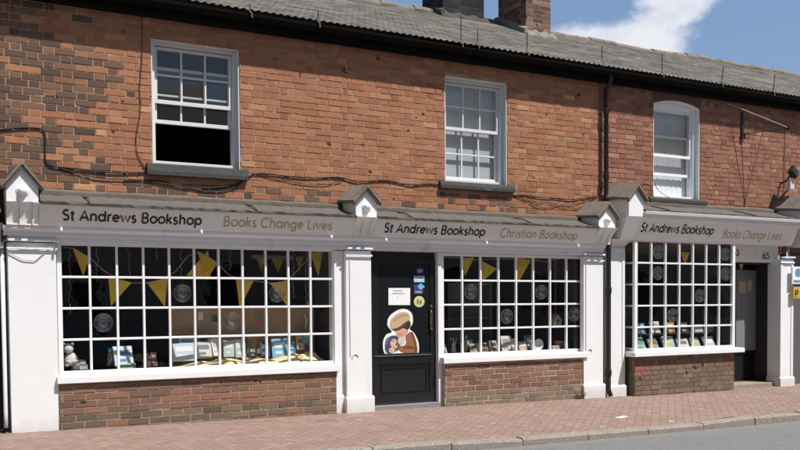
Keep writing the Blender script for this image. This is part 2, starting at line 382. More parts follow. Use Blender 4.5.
def asphalt():
    m, b = new_mat('worn_asphalt'); x, y, z = pos(); p = comb(x, y, z)
    c = ramp(noise(p, 85, 3, .75), [(.3, (.10, .10, .102)), (.52, (.17, .168, .164)), (.72, (.34, .335, .325))])
    c = mix(sstep(noise(comb(x*.35, y, z), 1.2, 5, .6), .45, .75)*.5, c, (.19, .185, .175))
    c = mix(sstep(noise(p, 9, 4, .7), .62, .72)*.35, c, (.07, .07, .07))
    gr = (1.0 - sstep((y + 2.78).abs() + (noise(p, 6, 5, .7)-.5)*.30, .02, .26)); c = mix(gr*.55, c, mix(noise(p, 120, 3), (.13, .11, .09), (.33, .29, .24))); ck = sstep((noise(p, 1.6, 6, .6)-.5).abs(), .0, .006); c = mix((1.0-ck)*.5, c, (.05, .05, .05))
    setc(b, c, .9, noise(p, 160, 3, .7), .006, .9, .3); return m
M['asphalt'] = asphalt()
def kerbm():
    m, b = new_mat('granite_kerb'); x, y, z = pos(); p = comb(x, y, z)
    c = ramp(noise(p, 75, 3, .7), [(.3, (.10, .085, .07)), (.5, (.27, .235, .20)), (.7, (.42, .375, .33))])
    c = mix(sstep(noise(p, 5, 5, .7), .5, .7)*.5, c, (.17, .135, .11))
    setc(b, c, .9, noise(p, 60, 4, .7), .008, 1, .25); return m
M['kerb'] = kerbm()

def colour_mat(name, col, rough=.6):
    if name not in M: M[name] = plain(name, col, rough, .06, 10)
    return M[name]

# ------------------------------------------------------------------ mesh helpers
class MB:
    def __init__(s): s.bm = bmesh.new()
    def face(s, pts):
        return s.bm.faces.new([s.bm.verts.new(p) for p in pts])
    def box(s, x0, x1, y0, y1, z0, z1):
        v = [s.bm.verts.new((x, y, z)) for z in (z0, z1) for y in (y0, y1) for x in (x0, x1)]
        for f in ((0, 2, 3, 1), (4, 5, 7, 6), (0, 1, 5, 4), (2, 6, 7, 3), (0, 4, 6, 2), (1, 3, 7, 5)): s.bm.faces.new([v[i] for i in f])
        return s
    def prism(s, A, B):
        """loft between two matching outlines, both capped"""
        a = [s.bm.verts.new(p) for p in A]; b = [s.bm.verts.new(p) for p in B]; n = len(a)
        for i in range(n): s.bm.faces.new((a[i], a[(i+1) % n], b[(i+1) % n], b[i]))
        s.bm.faces.new(list(reversed(a))); s.bm.faces.new(b); return s
    def prof_x(s, poly, x0, x1):        # poly of (y, z)
        return s.prism([(x0, y, z) for y, z in poly], [(x1, y, z) for y, z in poly])
    def prof_y(s, poly, y0, y1):        # poly of (x, z)
        return s.prism([(x, y0, z) for x, z in poly], [(x, y1, z) for x, z in poly])
    def tube(s, pts, r, n=8, closed=False):
        pts = [Vector(p) for p in pts]; N = len(pts); rings = []; side = None
        for i, p in enumerate(pts):
            a = pts[i-1] if (i > 0 or closed) else p; c = pts[(i+1) % N] if (i < N-1 or closed) else p
            t = (c-a).normalized()
            if side is None:
                side = t.cross(Vector((0, 0, 1)) if abs(t.z) < .9 else Vector((0, 1, 0))).normalized()
            else:
                side = (side - t*side.dot(t)).normalized()
            o = t.cross(side); rr = r[i] if isinstance(r, (list, tuple)) else r
            rings.append([s.bm.verts.new(p + side*(rr*math.cos(2*math.pi*k/n)) + o*(rr*math.sin(2*math.pi*k/n))) for k in range(n)])
        for i in range(N if closed else N-1):
            A, B = rings[i], rings[(i+1) % N]
            for k in range(n): s.bm.faces.new((A[k], A[(k+1) % n], B[(k+1) % n], B[k]))
        if not closed: s.bm.faces.new(list(reversed(rings[0]))); s.bm.faces.new(rings[-1])
        return s
    def lathe(s, prof, c, axis='z', n=20):      # prof of (radius, height along axis)
        c = Vector(c); rings = []
        for r, h in prof:
            ring = []
            for k in range(n):
                a = 2*math.pi*k/n; u, v = r*math.cos(a), r*math.sin(a)
                q = (u, v, h) if axis == 'z' else (u, -h, v) if axis == 'y' else (h, u, v)
                ring.append(s.bm.verts.new(c + Vector(q)))
            rings.append(ring)
        for A, B in zip(rings, rings[1:]):
            for k in range(n): s.bm.faces.new((A[k], A[(k+1) % n], B[(k+1) % n], B[k]))
        s.bm.faces.new(rings[0]); s.bm.faces.new(rings[-1]); return s
    def build(s, name, mat, parent=None, bevel=0, smooth=False, normals=True, **props):
        if normals: bmesh.ops.recalc_face_normals(s.bm, faces=s.bm.faces)
        me = bpy.data.meshes.new(name); s.bm.to_mesh(me); s.bm.free()
        o = bpy.data.objects.new(name, me); COL.objects.link(o)
        me.materials.append(mat)
        if smooth:
            for p in me.polygons: p.use_smooth = True
        if bevel:
            b = o.modifiers.new('bevel', 'BEVEL'); b.width = bevel; b.segments = 2; b.limit_method = 'ANGLE'; b.angle_limit = R(40)
        if parent is not None:
            o.parent = parent; o.matrix_parent_inverse = world_of(parent).inverted()
        for k, v in props.items(): o[k] = v
        return o
def world_of(o):
    m = Matrix.Translation(o.location)
    return m if o.parent is None else o.parent_world if hasattr(o, 'parent_world') else (Matrix.Translation((0, 0, 0)) if o.type == 'MESH' else m)
def thing(name, label, cat, loc, group=None):
    o = bpy.data.objects.new(name, None); COL.objects.link(o); o.location = loc; o.empty_display_size = .2
    o['label'] = label; o['category'] = cat
    if group: o['group'] = group
    return o
def tag(o, label, cat, group=None):
    o['label'] = label; o['category'] = cat
    if group: o['group'] = group
    return o

# ------------------------------------------------------------------ sign lettering: strokes of round-ended tube, flattened on the board
def arc(cx, cy, r, a0, a1, n=14, ry=None):
    ry = ry or r
    return [(cx + r*math.cos(R(a0+(a1-a0)*i/n)), cy + ry*math.sin(R(a0+(a1-a0)*i/n))) for i in range(n+1)]
G = {
 'S': (.50, [arc(.25, .51, .16, 40, 250) + arc(.25, .185, .175, 80, -145)]),
 't': (.30, [[(.13, .62), (.13, .10)] + arc(.21, .09, .08, 180, 290, 6), [(.01, .46), (.26, .46)]]),
 'A': (.64, [[(.03, .0), (.31, .68), (.59, .0)], [(.14, .21), (.48, .21)]]),
 'n': (.52, [[(.08, .0), (.08, .48)], [(.08, .28)] + arc(.25, .29, .17, 170, 0, 10) + [(.42, .0)]]),
 'h': (.52, [[(.08, .0), (.08, .70)], [(.08, .28)] + arc(.25, .29, .17, 170, 0, 10) + [(.42, .0)]]),
 'd': (.56, [arc(.25, .24, .21, 0, 360, 22), [(.47, .0), (.47, .70)]]),
 'p': (.56, [arc(.30, .24, .21, 0, 360, 22), [(.08, .46), (.08, -.20)]]),
 'g': (.56, [arc(.25, .24, .21, 0, 360, 22), [(.47, .46), (.47, .0)] + arc(.26, -.02, .21, 0, -150, 10, .17)]),
 'a': (.56, [arc(.25, .24, .21, 0, 360, 22), [(.47, .46), (.47, .0)]]),
 'r': (.33, [[(.08, .0), (.08, .48)], [(.08, .28)] + arc(.23, .30, .16, 170, 70, 7)]),
 'e': (.52, [[(.05, .25), (.45, .25)] + arc(.25, .24, .205, 2, 315, 18)]),
 'w': (.70, [[(.02, .47), (.18, .02), (.34, .45), (.50, .02), (.66, .47)]]),
 's': (.40, [arc(.19, .345, .115, 45, 250, 9) + arc(.19, .125, .125, 80, -150, 9)]),
 'B': (.56, [[(.08, .0), (.08, .68), (.27, .68)] + arc(.27, .52, .16, 90, -90, 9) + [(.08, .36)], [(.27, .36)] + arc(.29, .18, .18, 90, -90, 9) + [(.08, .0)]]),
 'o': (.54, [arc(.27, .24, .22, 0, 360, 22)]),
 'k': (.47, [[(.08, .0), (.08, .70)], [(.38, .47), (.10, .20)], [(.19, .28), (.41, .0)]]),
 'C': (.66, [arc(.36, .34, .32, 50, 310, 22, .345)]),
 'L': (.44, [[(.08, .68), (.08, .0), (.40, .0)]]),
 'i': (.20, [[(.09, .0), (.09, .47)], [(.085, .635), (.095, .64)]]),
 'v': (.46, [[(.02, .47), (.22, .02), (.42, .47)]]),
 '6': (.50, [arc(.25, .20, .19, 0, 360, 20), [(.07, .24), (.14, .45), (.30, .68)]]),
 '5': (.48, [[(.38, .68), (.13, .68), (.10, .40)] + arc(.22, .21, .21, 110, -140, 12)]),
 '3': (.46, [arc(.21, .52, .15, 150, -70, 10) + arc(.21, .185, .185, 70, -150, 12)]),
 'P': (.5, [[(.08, .0), (.08, .68), (.27, .68)] + arc(.27, .51, .17, 90, -90, 9) + [(.08, .34)]]),
 ' ': (.24, []),
}
def lettering(text, o, ux, uy, width, height, mat, name, parent, r=.062):
    """text between o and o+ux*width; capital height along uy; flattened tubes standing 2 mm proud"""
    tot = sum(G[c][0] for c in text) + .04*len(text); sx = width/tot; sy = height/.68
    o, ux, uy = Vector(o), Vector(ux).normalized(), Vector(uy).normalized(); nz = ux.cross(uy)
    mb = MB(); pen = 0; k = 0
    for c in text:
        adv, strokes = G[c]
        for st in strokes:
            pts = [Vector((pen + px_, py_, 0)) for px_, py_ in st]
            k += 1
            before = len(mb.bm.verts)
            mb.tube(pts, r*(1+.01*(k % 3)), 8)
            mb.bm.verts.ensure_lookup_table()
            for v in list(mb.bm.verts)[before:]:
                q = v.co.copy(); v.co = o + ux*(q.x*sx) + uy*(q.y*sy) + nz*(max(q.z, 0)*.05 + .0005)
        pen += adv + .04
    return mb.build(name, mat, parent)
world_of = lambda o: Matrix.Translation(o.location) if o.type == 'EMPTY' else Matrix.Identity(4)

# ------------------------------------------------------------------ setting: ground, pavement, kerb, road
def gz(x): return -.009*(x-.7)
def sheet(name, mat, xs, ys, zf):
    mb = MB(); V = [[mb.bm.verts.new((x, y, zf(x, y))) for y in ys] for x in xs]
    for i in range(len(xs)-1):
        for j in range(len(ys)-1): mb.bm.faces.new((V[i][j], V[i+1][j], V[i+1][j+1], V[i][j+1]))
    return mb.build(name, mat, kind='structure')
KY = -2.75
sheet('ground', colour_mat('ground_earth', (.12, .11, .09), .95), [-400, -40, 60, 400], [-400, -40, 40, 400], lambda x, y: -.9 if abs(x) > 200 or abs(y) > 200 else -.75)
sheet('road', M['asphalt'], [-40, 0, 5, 10, 20, 60], [-9.4, -6, KY-.004], lambda x, y: gz(x)-.155 + .02*min(abs(y-KY), abs(y+9.4)))
def drop(x): return .034*max(0, min(1, (x-4.6)/.9, (8.95-x)/.6))      # the kerb is lowered in front of the middle shop
sheet('pavement', M['pavers'], [-40, 0, 4, 4.6, 5, 5.5, 6, 7, 8, 8.35, 8.65, 8.95, 9.2, 10, 20, 60], [KY+.135, -1.5, -.3, .45], lambda x, y: gz(x)-.02*max(0, -y-.3)-.001-drop(x)*max(0, min(1, (-y-1.2)/1.4)))
random.seed(3)
mb = MB(); x = -20.0
while x < 40:
    L_ = .915; d = random.uniform(-.006, .006); dz = random.uniform(-.006, .006)
    a, b = x+.006, x+L_-.006
    for_z = lambda q: gz(q)-.02*2.4+dz-drop(q)
    prof = lambda q: [(KY+d, gz(q)-.3), (KY+d, for_z(q)-.022), (KY+d+.022, for_z(q)+.003), (KY+.145, for_z(q)+.004), (KY+.145, gz(q)-.3)]
    mb.prism([(a, y, z) for y, z in prof(a)], [(b, y, z) for y, z in prof(b)])
    x += L_
mb.build('kerb', M['kerb'], kind='structure')
# far pavement across the road
sheet('far_pavement', M['pavers'], [-40, 10, 60], [-9.4, -13.2], lambda x, y: gz(x)-.05)

# utility cover and litter on the pavement
def flat_plate(name, label, cat, X, Y, wx, wy, mat, rot=0, h=.004, inset=True):
    z = gz(X)-.02*max(0, -Y-.3) - drop(X)*max(0, min(1, (-Y-1.2)/1.4))
    t = thing(name, label, cat, (X, Y, z)); c, s = math.cos(rot), math.sin(rot)
    def q(u, v, zz): return (X+u*c-v*s, Y+u*s+v*c, z+zz)
    mb = MB(); o = [(-wx, -wy), (wx, -wy), (wx, wy), (-wx, wy)]
    mb.prism([q(u, v, -.01) for u, v in o], [q(u, v, h) for u, v in o]); mb.build('frame' if inset else 'sheet', mat, t)
    if inset:
        mb = MB(); mb.prism([q(u*.82, v*.78, 0) for u, v in o], [q(u*.82, v*.78, h+.003) for u, v in o]); mb.build('lid', colour_mat('worn_iron_lid', (.17, .125, .10), .8), t)
flat_plate('utility_cover', 'small rusty rectangular utility cover set in the paving before the left stallriser', 'cover', 4.12, -.80, .17, .12, colour_mat('cover_frame', (.30, .25, .21), .9))
flat_plate('paper_scrap', 'bright white scrap lying on the pavement by the double pilaster', 'litter', 7.75, -1.95, .10, .035, M['paper'], .3, .002, False)
flat_plate('paper_crumb', 'tiny pale crumb of litter on the pavement near the kerb', 'litter', 8.1, -2.45, .04, .02, colour_mat('pale_litter', (.55, .5, .45)), .1, .006, False)

# ------------------------------------------------------------------ houses
EAVE_Z, EAVE_Y, RIDGE_Y, RIDGE_Z = 4.93, -.26, 3.0, 6.53
def wall_with_opening(x0, x1, z0, z1, mat, parent, op=None, arch=0.0, thick=.24):
    """front brick wall at y=0, one opening (x0, x1, z0, z1), head raised by arch in the middle"""
    mb = MB()
    if op is None:
        mb.box(x0, x1, 0, thick, z0, z1)
    else:
        a, b, c, d = op; n = 10 if arch else 1
        head = [(a+(b-a)*i/n, d + arch*(1-(2*i/n-1)**2)) for i in range(n+1)]
        def ring(y): return [(x0, y, z0), (x0, y, z1), (x1, y, z1), (x1, y, z0)], [(a, y, c)] + [(hx, y, hz) for hx, hz in head] + [(b, y, c)]
        for y in (0, thick):
            F = lambda P: mb.face([(px_, y, pz) for px_, pz in P])
            F([(x0, z0), (a, z0), (a, c), (a, d), (a, z1), (x0, z1)]); F([(b, z0), (x1, z0), (x1, z1), (b, z1), (b, d), (b, c)])
            F([(a, z0), (b, z0), (b, c), (a, c)])
            for (hx, hz), (kx, kz) in zip(head, head[1:]): F([(hx, hz), (kx, kz), (kx, z1), (hx, z1)])
        for (p, q_) in [((a, c), (a, d)), ((b, d), (b, c)), ((b, c), (a, c))] + list(zip(head, head[1:])):
            mb.face([(p[0], 0, p[1]), (q_[0], 0, q_[1]), (q_[0], thick, q_[1]), (p[0], thick, p[1])])
        for (p, q_) in [((x0, z0), (x1, z0)), ((x1, z0), (x1, z1)), ((x1, z1), (x0, z1)), ((x0, z1), (x0, z0))]:
            mb.face([(p[0], 0, p[1]), (q_[0], 0, q_[1]), (q_[0], thick, q_[1]), (p[0], thick, p[1])])
        bmesh.ops.remove_doubles(mb.bm, verts=mb.bm.verts, dist=1e-5)
    return mb.build('wall', mat, parent)

def roof(parent, x0, x1, courses=33):
    """tiled front slope with stepped courses and a fine roll, plain back slope, ridge tiles, gutter"""
    mb = MB(); sy = (RIDGE_Y-EAVE_Y)/courses; rise = (RIDGE_Z-EAVE_Z)/courses; pitch = .095; nx = max(2, int((x1-x0)/pitch*4))
    def sag(x): return .018*math.sin(x*.9+.4) + .010*math.sin(x*2.3)
    prev = None
    for k in range(courses):
        amp = .010 if k < 1 else .0016*max(.25, 1-k/courses)
        for (yy, lift) in ((EAVE_Y+k*sy, .006), (EAVE_Y+(k+1)*sy, 0)):
            row = []
            for i in range(nx+1):
                x = x0+(x1-x0)*i/nx; z = EAVE_Z + (yy-EAVE_Y)/sy*rise + lift + amp*math.cos((x/pitch + .5*k)*2*math.pi) + sag(x)*(yy-EAVE_Y)/3.2
                row.append(mb.bm.verts.new((x, yy, z)))
            if prev:
                for i in range(nx): mb.bm.faces.new((prev[i], prev[i+1], row[i+1], row[i]))
            prev = row
    r = mb.build('roof', M['roof'], parent, normals=True)
    mb = MB(); mb.prism([(x0, RIDGE_Y, RIDGE_Z-.02), (x0, RIDGE_Y*2+.2, EAVE_Z), (x0, RIDGE_Y*2+.2, EAVE_Z-.06), (x0, RIDGE_Y, RIDGE_Z-.12)],
                        [(x1, RIDGE_Y, RIDGE_Z-.02), (x1, RIDGE_Y*2+.2, EAVE_Z), (x1, RIDGE_Y*2+.2, EAVE_Z-.06), (x1, RIDGE_Y, RIDGE_Z-.12)])
    mb.build('back_slope', M['roof'], r)
    mb = MB(); x = x0; rr = random.Random(int(x0*10))
    while x < x1-.05:
        e = min(x+.33, x1); dz = rr.uniform(-.012, .018) + sag(x); R_ = .085
        P = [(RIDGE_Y + R_*1.15*math.cos(R(a)), RIDGE_Z - .045 + dz + R_*math.sin(R(a))) for a in range(0, 181, 30)]
        mb.prof_x(P, x+.004, e-.004); x += .33
    mb.build('ridge_tiles', M['ridge'], r)
    mb = MB()           # fascia board and soffit, then the half-round gutter in front
    mb.box(x0, x1, -.13, .0, 4.745, 4.905)
    mb.build('eaves_board', M['eaves'], r)
    mb = MB(); gy, gzc, gr = -.205, 4.885, .075
    P = [(gy + gr*math.cos(R(a)), gzc + gr*math.sin(R(a))) for a in range(180, 361, 20)] + [(gy + (gr-.008)*math.cos(R(a)), gzc + (gr-.008)*math.sin(R(a))) for a in range(360, 179, -20)]
    mb.prof_x(P, x0+.001, x1-.001); g = mb.build('gutter', M['eaves'], parent)
    x = x0+.5
    while x < x1:
        mb = MB(); mb.box(x-.012, x+.012, -.20, -.125, 4.775, 4.80); mb.build('gutter_bracket', M['eaves'], g); x += .93
    return r
def posts(parent, xs):
    """short dark rods standing in the gutter, each with a bright clip at its foot"""
    for x, y0, y1 in xs:
        a, b = at(x, y0, -.275), at(x + (2 if x > 700 else 0), y1, -.275)
        p = MB().tube([a, b], .007, 6).build('gutter_rod', M['black_metal'], parent)
        MB().tube([a + Vector((-.02, -.012, .02)), a + Vector((.015, -.02, -.02)), a + Vector((.02, -.018, -.07))], .008, 6).build('clip', colour_mat('dull_clip', (.22, .21, .20), .7), p)
def room(parent, x0, x1, y0, y1, z0, z1, mat, name='interior'):
    mb = MB(); P = [(x0, y0), (x0, y1), (x1, y1), (x1, y0)]
    for (ax, ay), (bx, by) in zip(P, P[1:]): mb.face([(ax, ay, z0), (bx, by, z0), (bx, by, z1), (ax, ay, z1)])
    mb.face([(x, y, z0) for x, y in P]); mb.face([(x, y, z1) for x, y in P])
    return mb.build(name, mat, parent, normals=False)

def bars(mb, x0, x1, z0, z1, y0, y1, cols, rows, w_=.02, stile=.045, top=.045, bot=.06):
    """a sash: stiles, rails and glazing bars, butted"""
    mb.box(x0, x0+stile, y0, y1, z0, z1); mb.box(x1-stile, x1, y0, y1, z0, z1)
    mb.box(x0+stile, x1-stile, y0, y1, z0, z0+bot); mb.box(x0+stile, x1-stile, y0, y1, z1-top, z1)
    a, b, c, d = x0+stile, x1-stile, z0+bot, z1-top
    for i in range(1, cols):
        x = a+(b-a)*i/cols; mb.box(x-w_/2, x+w_/2, y0+.004, y1-.004, c, d)
    for j in range(1, rows):
        z = c+(d-c)*j/rows
        for i in range(cols):
            p = a+(b-a)*i/cols + (w_/2 if i else 0); q_ = a+(b-a)*(i+1)/cols - (w_/2 if i < cols-1 else 0)
            mb.box(p, q_, y0+.006, y1-.006, z-w_/2, z+w_/2)
    return a, b, c, d
def pane(parent, a, b, c, d, y, mat):
    mb = MB(); mb.box(a, b, y, y+.004, c, d); return mb.build('pane', mat, parent)

def pane_grid(parent, a, b, c, d, y, cols, rows, mat, tilt=.007):
    rr = random.Random(int(a*100)+cols); mb = MB()
    for i in range(cols):
        for j in range(rows):
            p, q, r_, t = a+(b-a)*i/cols, a+(b-a)*(i+1)/cols, c+(d-c)*j/rows, c+(d-c)*(j+1)/rows
            u, v = rr.gauss(0, tilt), rr.gauss(0, tilt); w_, h_ = (q-p)/2, (t-r_)/2
            mb.face([(p, y-u*w_-v*h_, r_), (q, y+u*w_-v*h_, r_), (q, y+u*w_+v*h_, t), (p, y-u*w_+v*h_, t)])
    return mb.build('pane', mat, parent)

def ledge(parent, x0, x1, zt=2.70, zb=2.49, yf=-.49, crack=None):
    """old timber bead on the wall and the lead sheet that slopes from it over the fascia"""
    mb = MB(); n = 24; rr = random.Random(int(x0*7)); Z = [rr.uniform(-.008, .008) for _ in range(n+1)]
    for k in range(n):
        a, b = x0+(x1-x0)*k/n, x0+(x1-x0)*(k+1)/n
        prof = lambda x, e: [(x, 0, zt-.03+e), (x, 0, zt+.055+e), (x, -.035, zt+.05+e), (x, -.075, zt+.02+e), (x, -.08, zt-.02+e), (x, -.06, zt-.05+e)]
        mb.prism(prof(a, Z[k]), prof(b, Z[k+1]))
    mb.build('ledge', M['timber'], parent, normals=True)
    mb = MB(); rows = []
    for k in range(61):
        x = x0+(x1-x0)*k/60; row = []
        for j in range(6):
            t = j/5; y = -.05 + (yf+.05)*t; z = zt-.01 + (zb-zt+.01)*t + rr.uniform(-.004, .004) - .012*math.sin(t*math.pi)
            row.append(mb.bm.verts.new((x, y + (rr.uniform(-.01, .004) if j == 5 else 0), z)))
        row.append(mb.bm.verts.new((x, yf, zb-.022+rr.uniform(-.008, .004)))); row.append(mb.bm.verts.new((x, yf+.03, zb-.03)))
        rows.append(row)
    for A, B in zip(rows, rows[1:]):
        for j in range(len(A)-1): mb.bm.faces.new((A[j], B[j], B[j+1], A[j+1]))
    f = mb.build('flashing', M['lead'], parent)
    x = x0+.5
    while x < x1-.4:
        mb = MB(); mb.tube([(x-.03, -.06, zt-.02), (x+.02, -.28, (zt+zb)/2+.012), (x, yf, zb+.008)], .011, 6); mb.build('lead_roll', M['lead'], f); x += 1.9

def fascia(parent, x0, x1, zb, zt, yb, yt, mat=None, ybk=-.05):
    mb = MB(); mb.prof_x([(yb, zb), (yt, zt), (ybk, zt), (ybk, zb)], x0, x1)
    return mb.build('fascia', mat or M['grey_paint'], parent)
def entablature(parent, x0, x1, z0=2.07, z1=2.235, y=-.30):
    """moulded strip under the fascia"""
    mb = MB(); mb.prof_x([(-.05, z0), (y+.03, z0), (y+.03, z0+.055), (y, z0+.06), (y, z0+.105), (y-.02, z0+.115), (y-.045, z0+.135), (y-.05, z1), (-.05, z1)], x0, x1)
    return mb.build('cornice', M['white_grey'], parent)
def gable(parent, x0, x1, zb, ze, zp, yf, ball=True, over=.05, run=0.0, mat=None):
    """little roofed box that ends the fascia: gable front, two slate slopes running back to the wall, a turned boss"""
    xm = (x0+x1)/2
    mb = MB(); mb.prof_y([(x0, zb), (x1, zb), (x1, ze), (xm, zp), (x0, ze)], yf, 0)
    g = mb.build('gable', mat or M['white'], parent, bevel=.002)
    t = .028; sl = (zp-ze)/(xm-x0); mb = MB()
    for s in (-1, 1):
        e = (x1-xm)+over
        A = [(xm, zp+.012), (xm, zp+.012+t*1.5), (xm+s*e, zp-sl*e+.012+t*1.3), (xm+s*e, zp-sl*e+.012)]
        mb.prism([(x, yf-.055, z) for x, z in A], [(x, -.001, z+run) for x, z in A])
    mb.build('gable_roof', M['tile_small'], g)
    mb = MB()           # barge strips under the slates
    for s in (-1, 1):
        e = (x1-xm)+over-.012
        A = [(xm+s*.004, zp+.01), (xm+s*e, zp-sl*e+.01), (xm+s*e, zp-sl*e-.02), (xm+s*.004, zp-.025)]
        mb.prof_y(A, yf-.045, yf-.002)
    mb.build('barge_board', M['timber'], g)
    if ball:
        mb = MB(); zc = zb+(ze-zb)*.62
        mb.lathe([(.001, .012), (.064, .012), (.066, .018), (.058, .024), (.044, .022), (.046, .036), (.043, .05), (.035, .064), (.022, .074), (.008, .078), (.001, .078)], (xm, yf+.012, zc), 'y', 24)
        mb.build('boss', M['white'], g, smooth=True)
    return g
def console(parent, x0, x1, zb, zt, yb, yt, mat):
    """fluted bracket whose face sweeps forward to the top"""
    mb = MB(); n = 5; w_ = (x1-x0)/n
    for k in range(n):
        a, b = x0+k*w_, x0+(k+1)*w_; pr = .018 if k % 2 == 0 else .0
        P = [(yb-pr + (yt-yb)*(i/8)**2.0, zb+(zt-zb)*i/8) for i in range(9)]
        mb.prof_x(P + [(-.05, zt), (-.05, zb)], a+.0008, b-.0008)
    return mb.build('console', mat, parent, bevel=.002)

def shop_window(parent, x0, x1, z0, z1, y, cols, rows, bull=(), sides=(), stile=.05, bw=.026, sill=(0, 0), sill_y=-.3, sill_h=.085, depth=.05):
    """small-paned shopfront window: frame and bars, one sheet of small panes, a thick sill"""
    mb = MB(); a, b, c, d = bars(mb, x0, x1, z0, z1, y-depth/2, y+depth/2, cols, rows, bw, stile, .04, .045)
    f = mb.build('shop_window', M['white'], parent, bevel=.0035)
    pane_grid(f, a, b, c, d, y, cols, rows, M['glass'])
    mb = MB(); sx0, sx1 = sill
    mb.prof_x([(y+.10, z0-sill_h), (sill_y, z0-sill_h), (sill_y, z0-.012), (sill_y+.012, z0-.002), (y+.10, z0+.004)], sx0, sx1)
    mb.build('window_sill', M['white'], f, bevel=.006)
    for (i, j) in bull:     # bull's-eye panes: column and row counted from the top left
        cx = a+(b-a)*(i+.5)/cols; cz = d-(d-c)*(j+.5)/rows; cx += .01*math.sin(i*3+j); cz += .012*math.cos(i*5+j)
        mb = MB()
        mb.lathe([(.110, .004), (.107, .020), (.100, .007), (.088, .005), (.076, .014), (.066, .006), (.052, .006), (.042, .014), (.034, .030), (.024, .036), (.012, .026), (.001, .022)], (cx, y-.001, cz), 'y', 32)
        o = mb.build('bullseye', M['glass_bull'], f, smooth=True)
    return f, (a, b, c, d)

def pilaster(parent, x0, x1, y, z0, z1, base=.2, panel=True, bead=False, cap=True, basey=.035, yback=-.02):
    mb = MB(); mb.box(x0, x1, y, yback, z0, z1)
    if panel:                       # raised margins leave a sunk panel
        m = .055
        mb.box(x0, x0+m, y-.012, y, z0+base, z1-.02); mb.box(x1-m, x1, y-.012, y, z0+base, z1-.02)
        mb.box(x0+m, x1-m, y-.012, y, z1-.10, z1-.02)
    p = mb.build('pilaster', M['white'], parent, bevel=.003)
    if base:
        mb = MB(); mb.prof_x([(y-basey, z0-.01), (y-basey, z0+base-.025), (y-.016, z0+base), (yback, z0+base), (yback, z0-.01)], x0-.02, x1+.02)
        mb.build('plinth', M['white'], p, bevel=.004)
    if cap:
        mb = MB()
        for k, (dz, dy, h) in enumerate(((.012, .03, .028), (-.075, .016, .02))):
            mb.box(x0-.012, x1+.012, y-.012-dy, y-.0125, z1+dz, z1+dz+h)
        mb.build('capital', M['white_grey'], p, bevel=.004)
    if bead:                        # a thin routed bead on the shaft
        xx = x0+bead; mb = MB()
        mb.tube([(xx, y-.003, z0+.75), (xx, y-.003, z1-.12)], .008, 6)
        mb.tube([(xx+.07+.045*math.cos(R(a)), y-.004, z0+.72+.05*math.sin(R(a))) for a in range(20, 190, 20)], .008, 6)
        mb.build('bead', colour_mat('bead_grey', (.5, .5, .5), .5), p)
    return p

def sash_window(parent, x0, x1, z0, z1, upper, lower, cols, mat, glassm, arch=0, wide=.055, sill=None, rows=(2, 2), curtain=None, depth=.235, back=.085):
    """box frame set back in a painted reveal; upper sash in front, lower sash behind"""
    mb = MB(); D = back; l = .012; n = 10 if arch else 1
    hd = [(x0+(x1-x0)*i/n, z1 + (arch*(1-(2*i/n-1)**2) if arch else 0)) for i in range(n+1)]
    mb.prof_y(hd + [(x1, z1-wide*.9), (x0, z1-wide*.9)], D, depth)
    mb.box(x0, x0+wide, D, depth, z0, z1-wide*.9); mb.box(x1-wide, x1, D, depth, z0, z1-wide*.9)
    mb.box(x0+wide, x1-wide, D+.018, depth, z0, z0+.05)
    f = mb.build('sash_window', mat, parent, bevel=.003)
    mb = MB(); inner = [(min(max(px_, x0+l), x1-l), pz-l) for px_, pz in hd]
    mb.box(x0, x0+l, .006, D-.001, z0, z1-l); mb.box(x1-l, x1, .006, D-.001, z0, z1-l)
    for (p, q), (p2, q2) in zip(zip(hd, hd[1:]), zip(inner, inner[1:])): mb.prof_y([p, q, q2, p2], .006, D-.001)
    mb.build('reveal_lining', mat, f)
    a, b = x0+wide+.002, x1-wide-.002
    for nm, (c, d), (y0, y1), rw in (('upper_sash', upper, (back+.043, back+.081), rows[0]), ('lower_sash', lower, (back+.085, back+.123), rows[1])):
        mb = MB(); g = bars(mb, a, b, c, d, y0, y1, cols, rw, .022, .038, .036, .045)
        s = mb.build(nm, mat, f, bevel=.002); pane_grid(f, *g, (y0+y1)/2, cols, rw, glassm, .01)
    if sill:
        mb = MB(); mb.prof_x([(.004, sill[2]), (-.065, sill[2]), (-.07, sill[2]+.05), (-.06, sill[3]-.012), (.004, sill[3])], sill[0], sill[1]); mb.prof_x([(.0045, sill[3]-.05), (.0045, sill[3]), (back+.02, sill[3]+.022), (back+.02, sill[3]-.05)], x0+.012, x1-.012)
        mb.build('window_sill', M['slate_sill'], f, bevel=.006)
    if curtain:
        mb = MB(); cx0, cx1, cz0, cz1, cy, amp, cm_ = curtain; n = 60; A, B = [], []
        for i in range(n+1):
            x = cx0+(cx1-cx0)*i/n; y = cy + amp*math.sin(i*.9) + amp*.5*math.sin(i*2.3+1)
            A.append(mb.bm.verts.new((x, y, cz0))); B.append(mb.bm.verts.new((x, y*1.0+amp*.3, cz1)))
        for i in range(n): mb.bm.faces.new((A[i], A[i+1], B[i+1], B[i]))
        mb.build('net_curtain', cm_, f, smooth=True)
    return f

def box_part(name, mat, parent, *a, bevel=0):
    return MB().box(*a).build(name, mat, parent, bevel=bevel)
def disp_shelf(parent, x0, x1, y0, y1, z):
    return box_part('display_shelf', colour_mat('shelf_paint', (.20, .17, .13), .8), parent, x0, x1, y0, y1, -.1, z, bevel=.004)

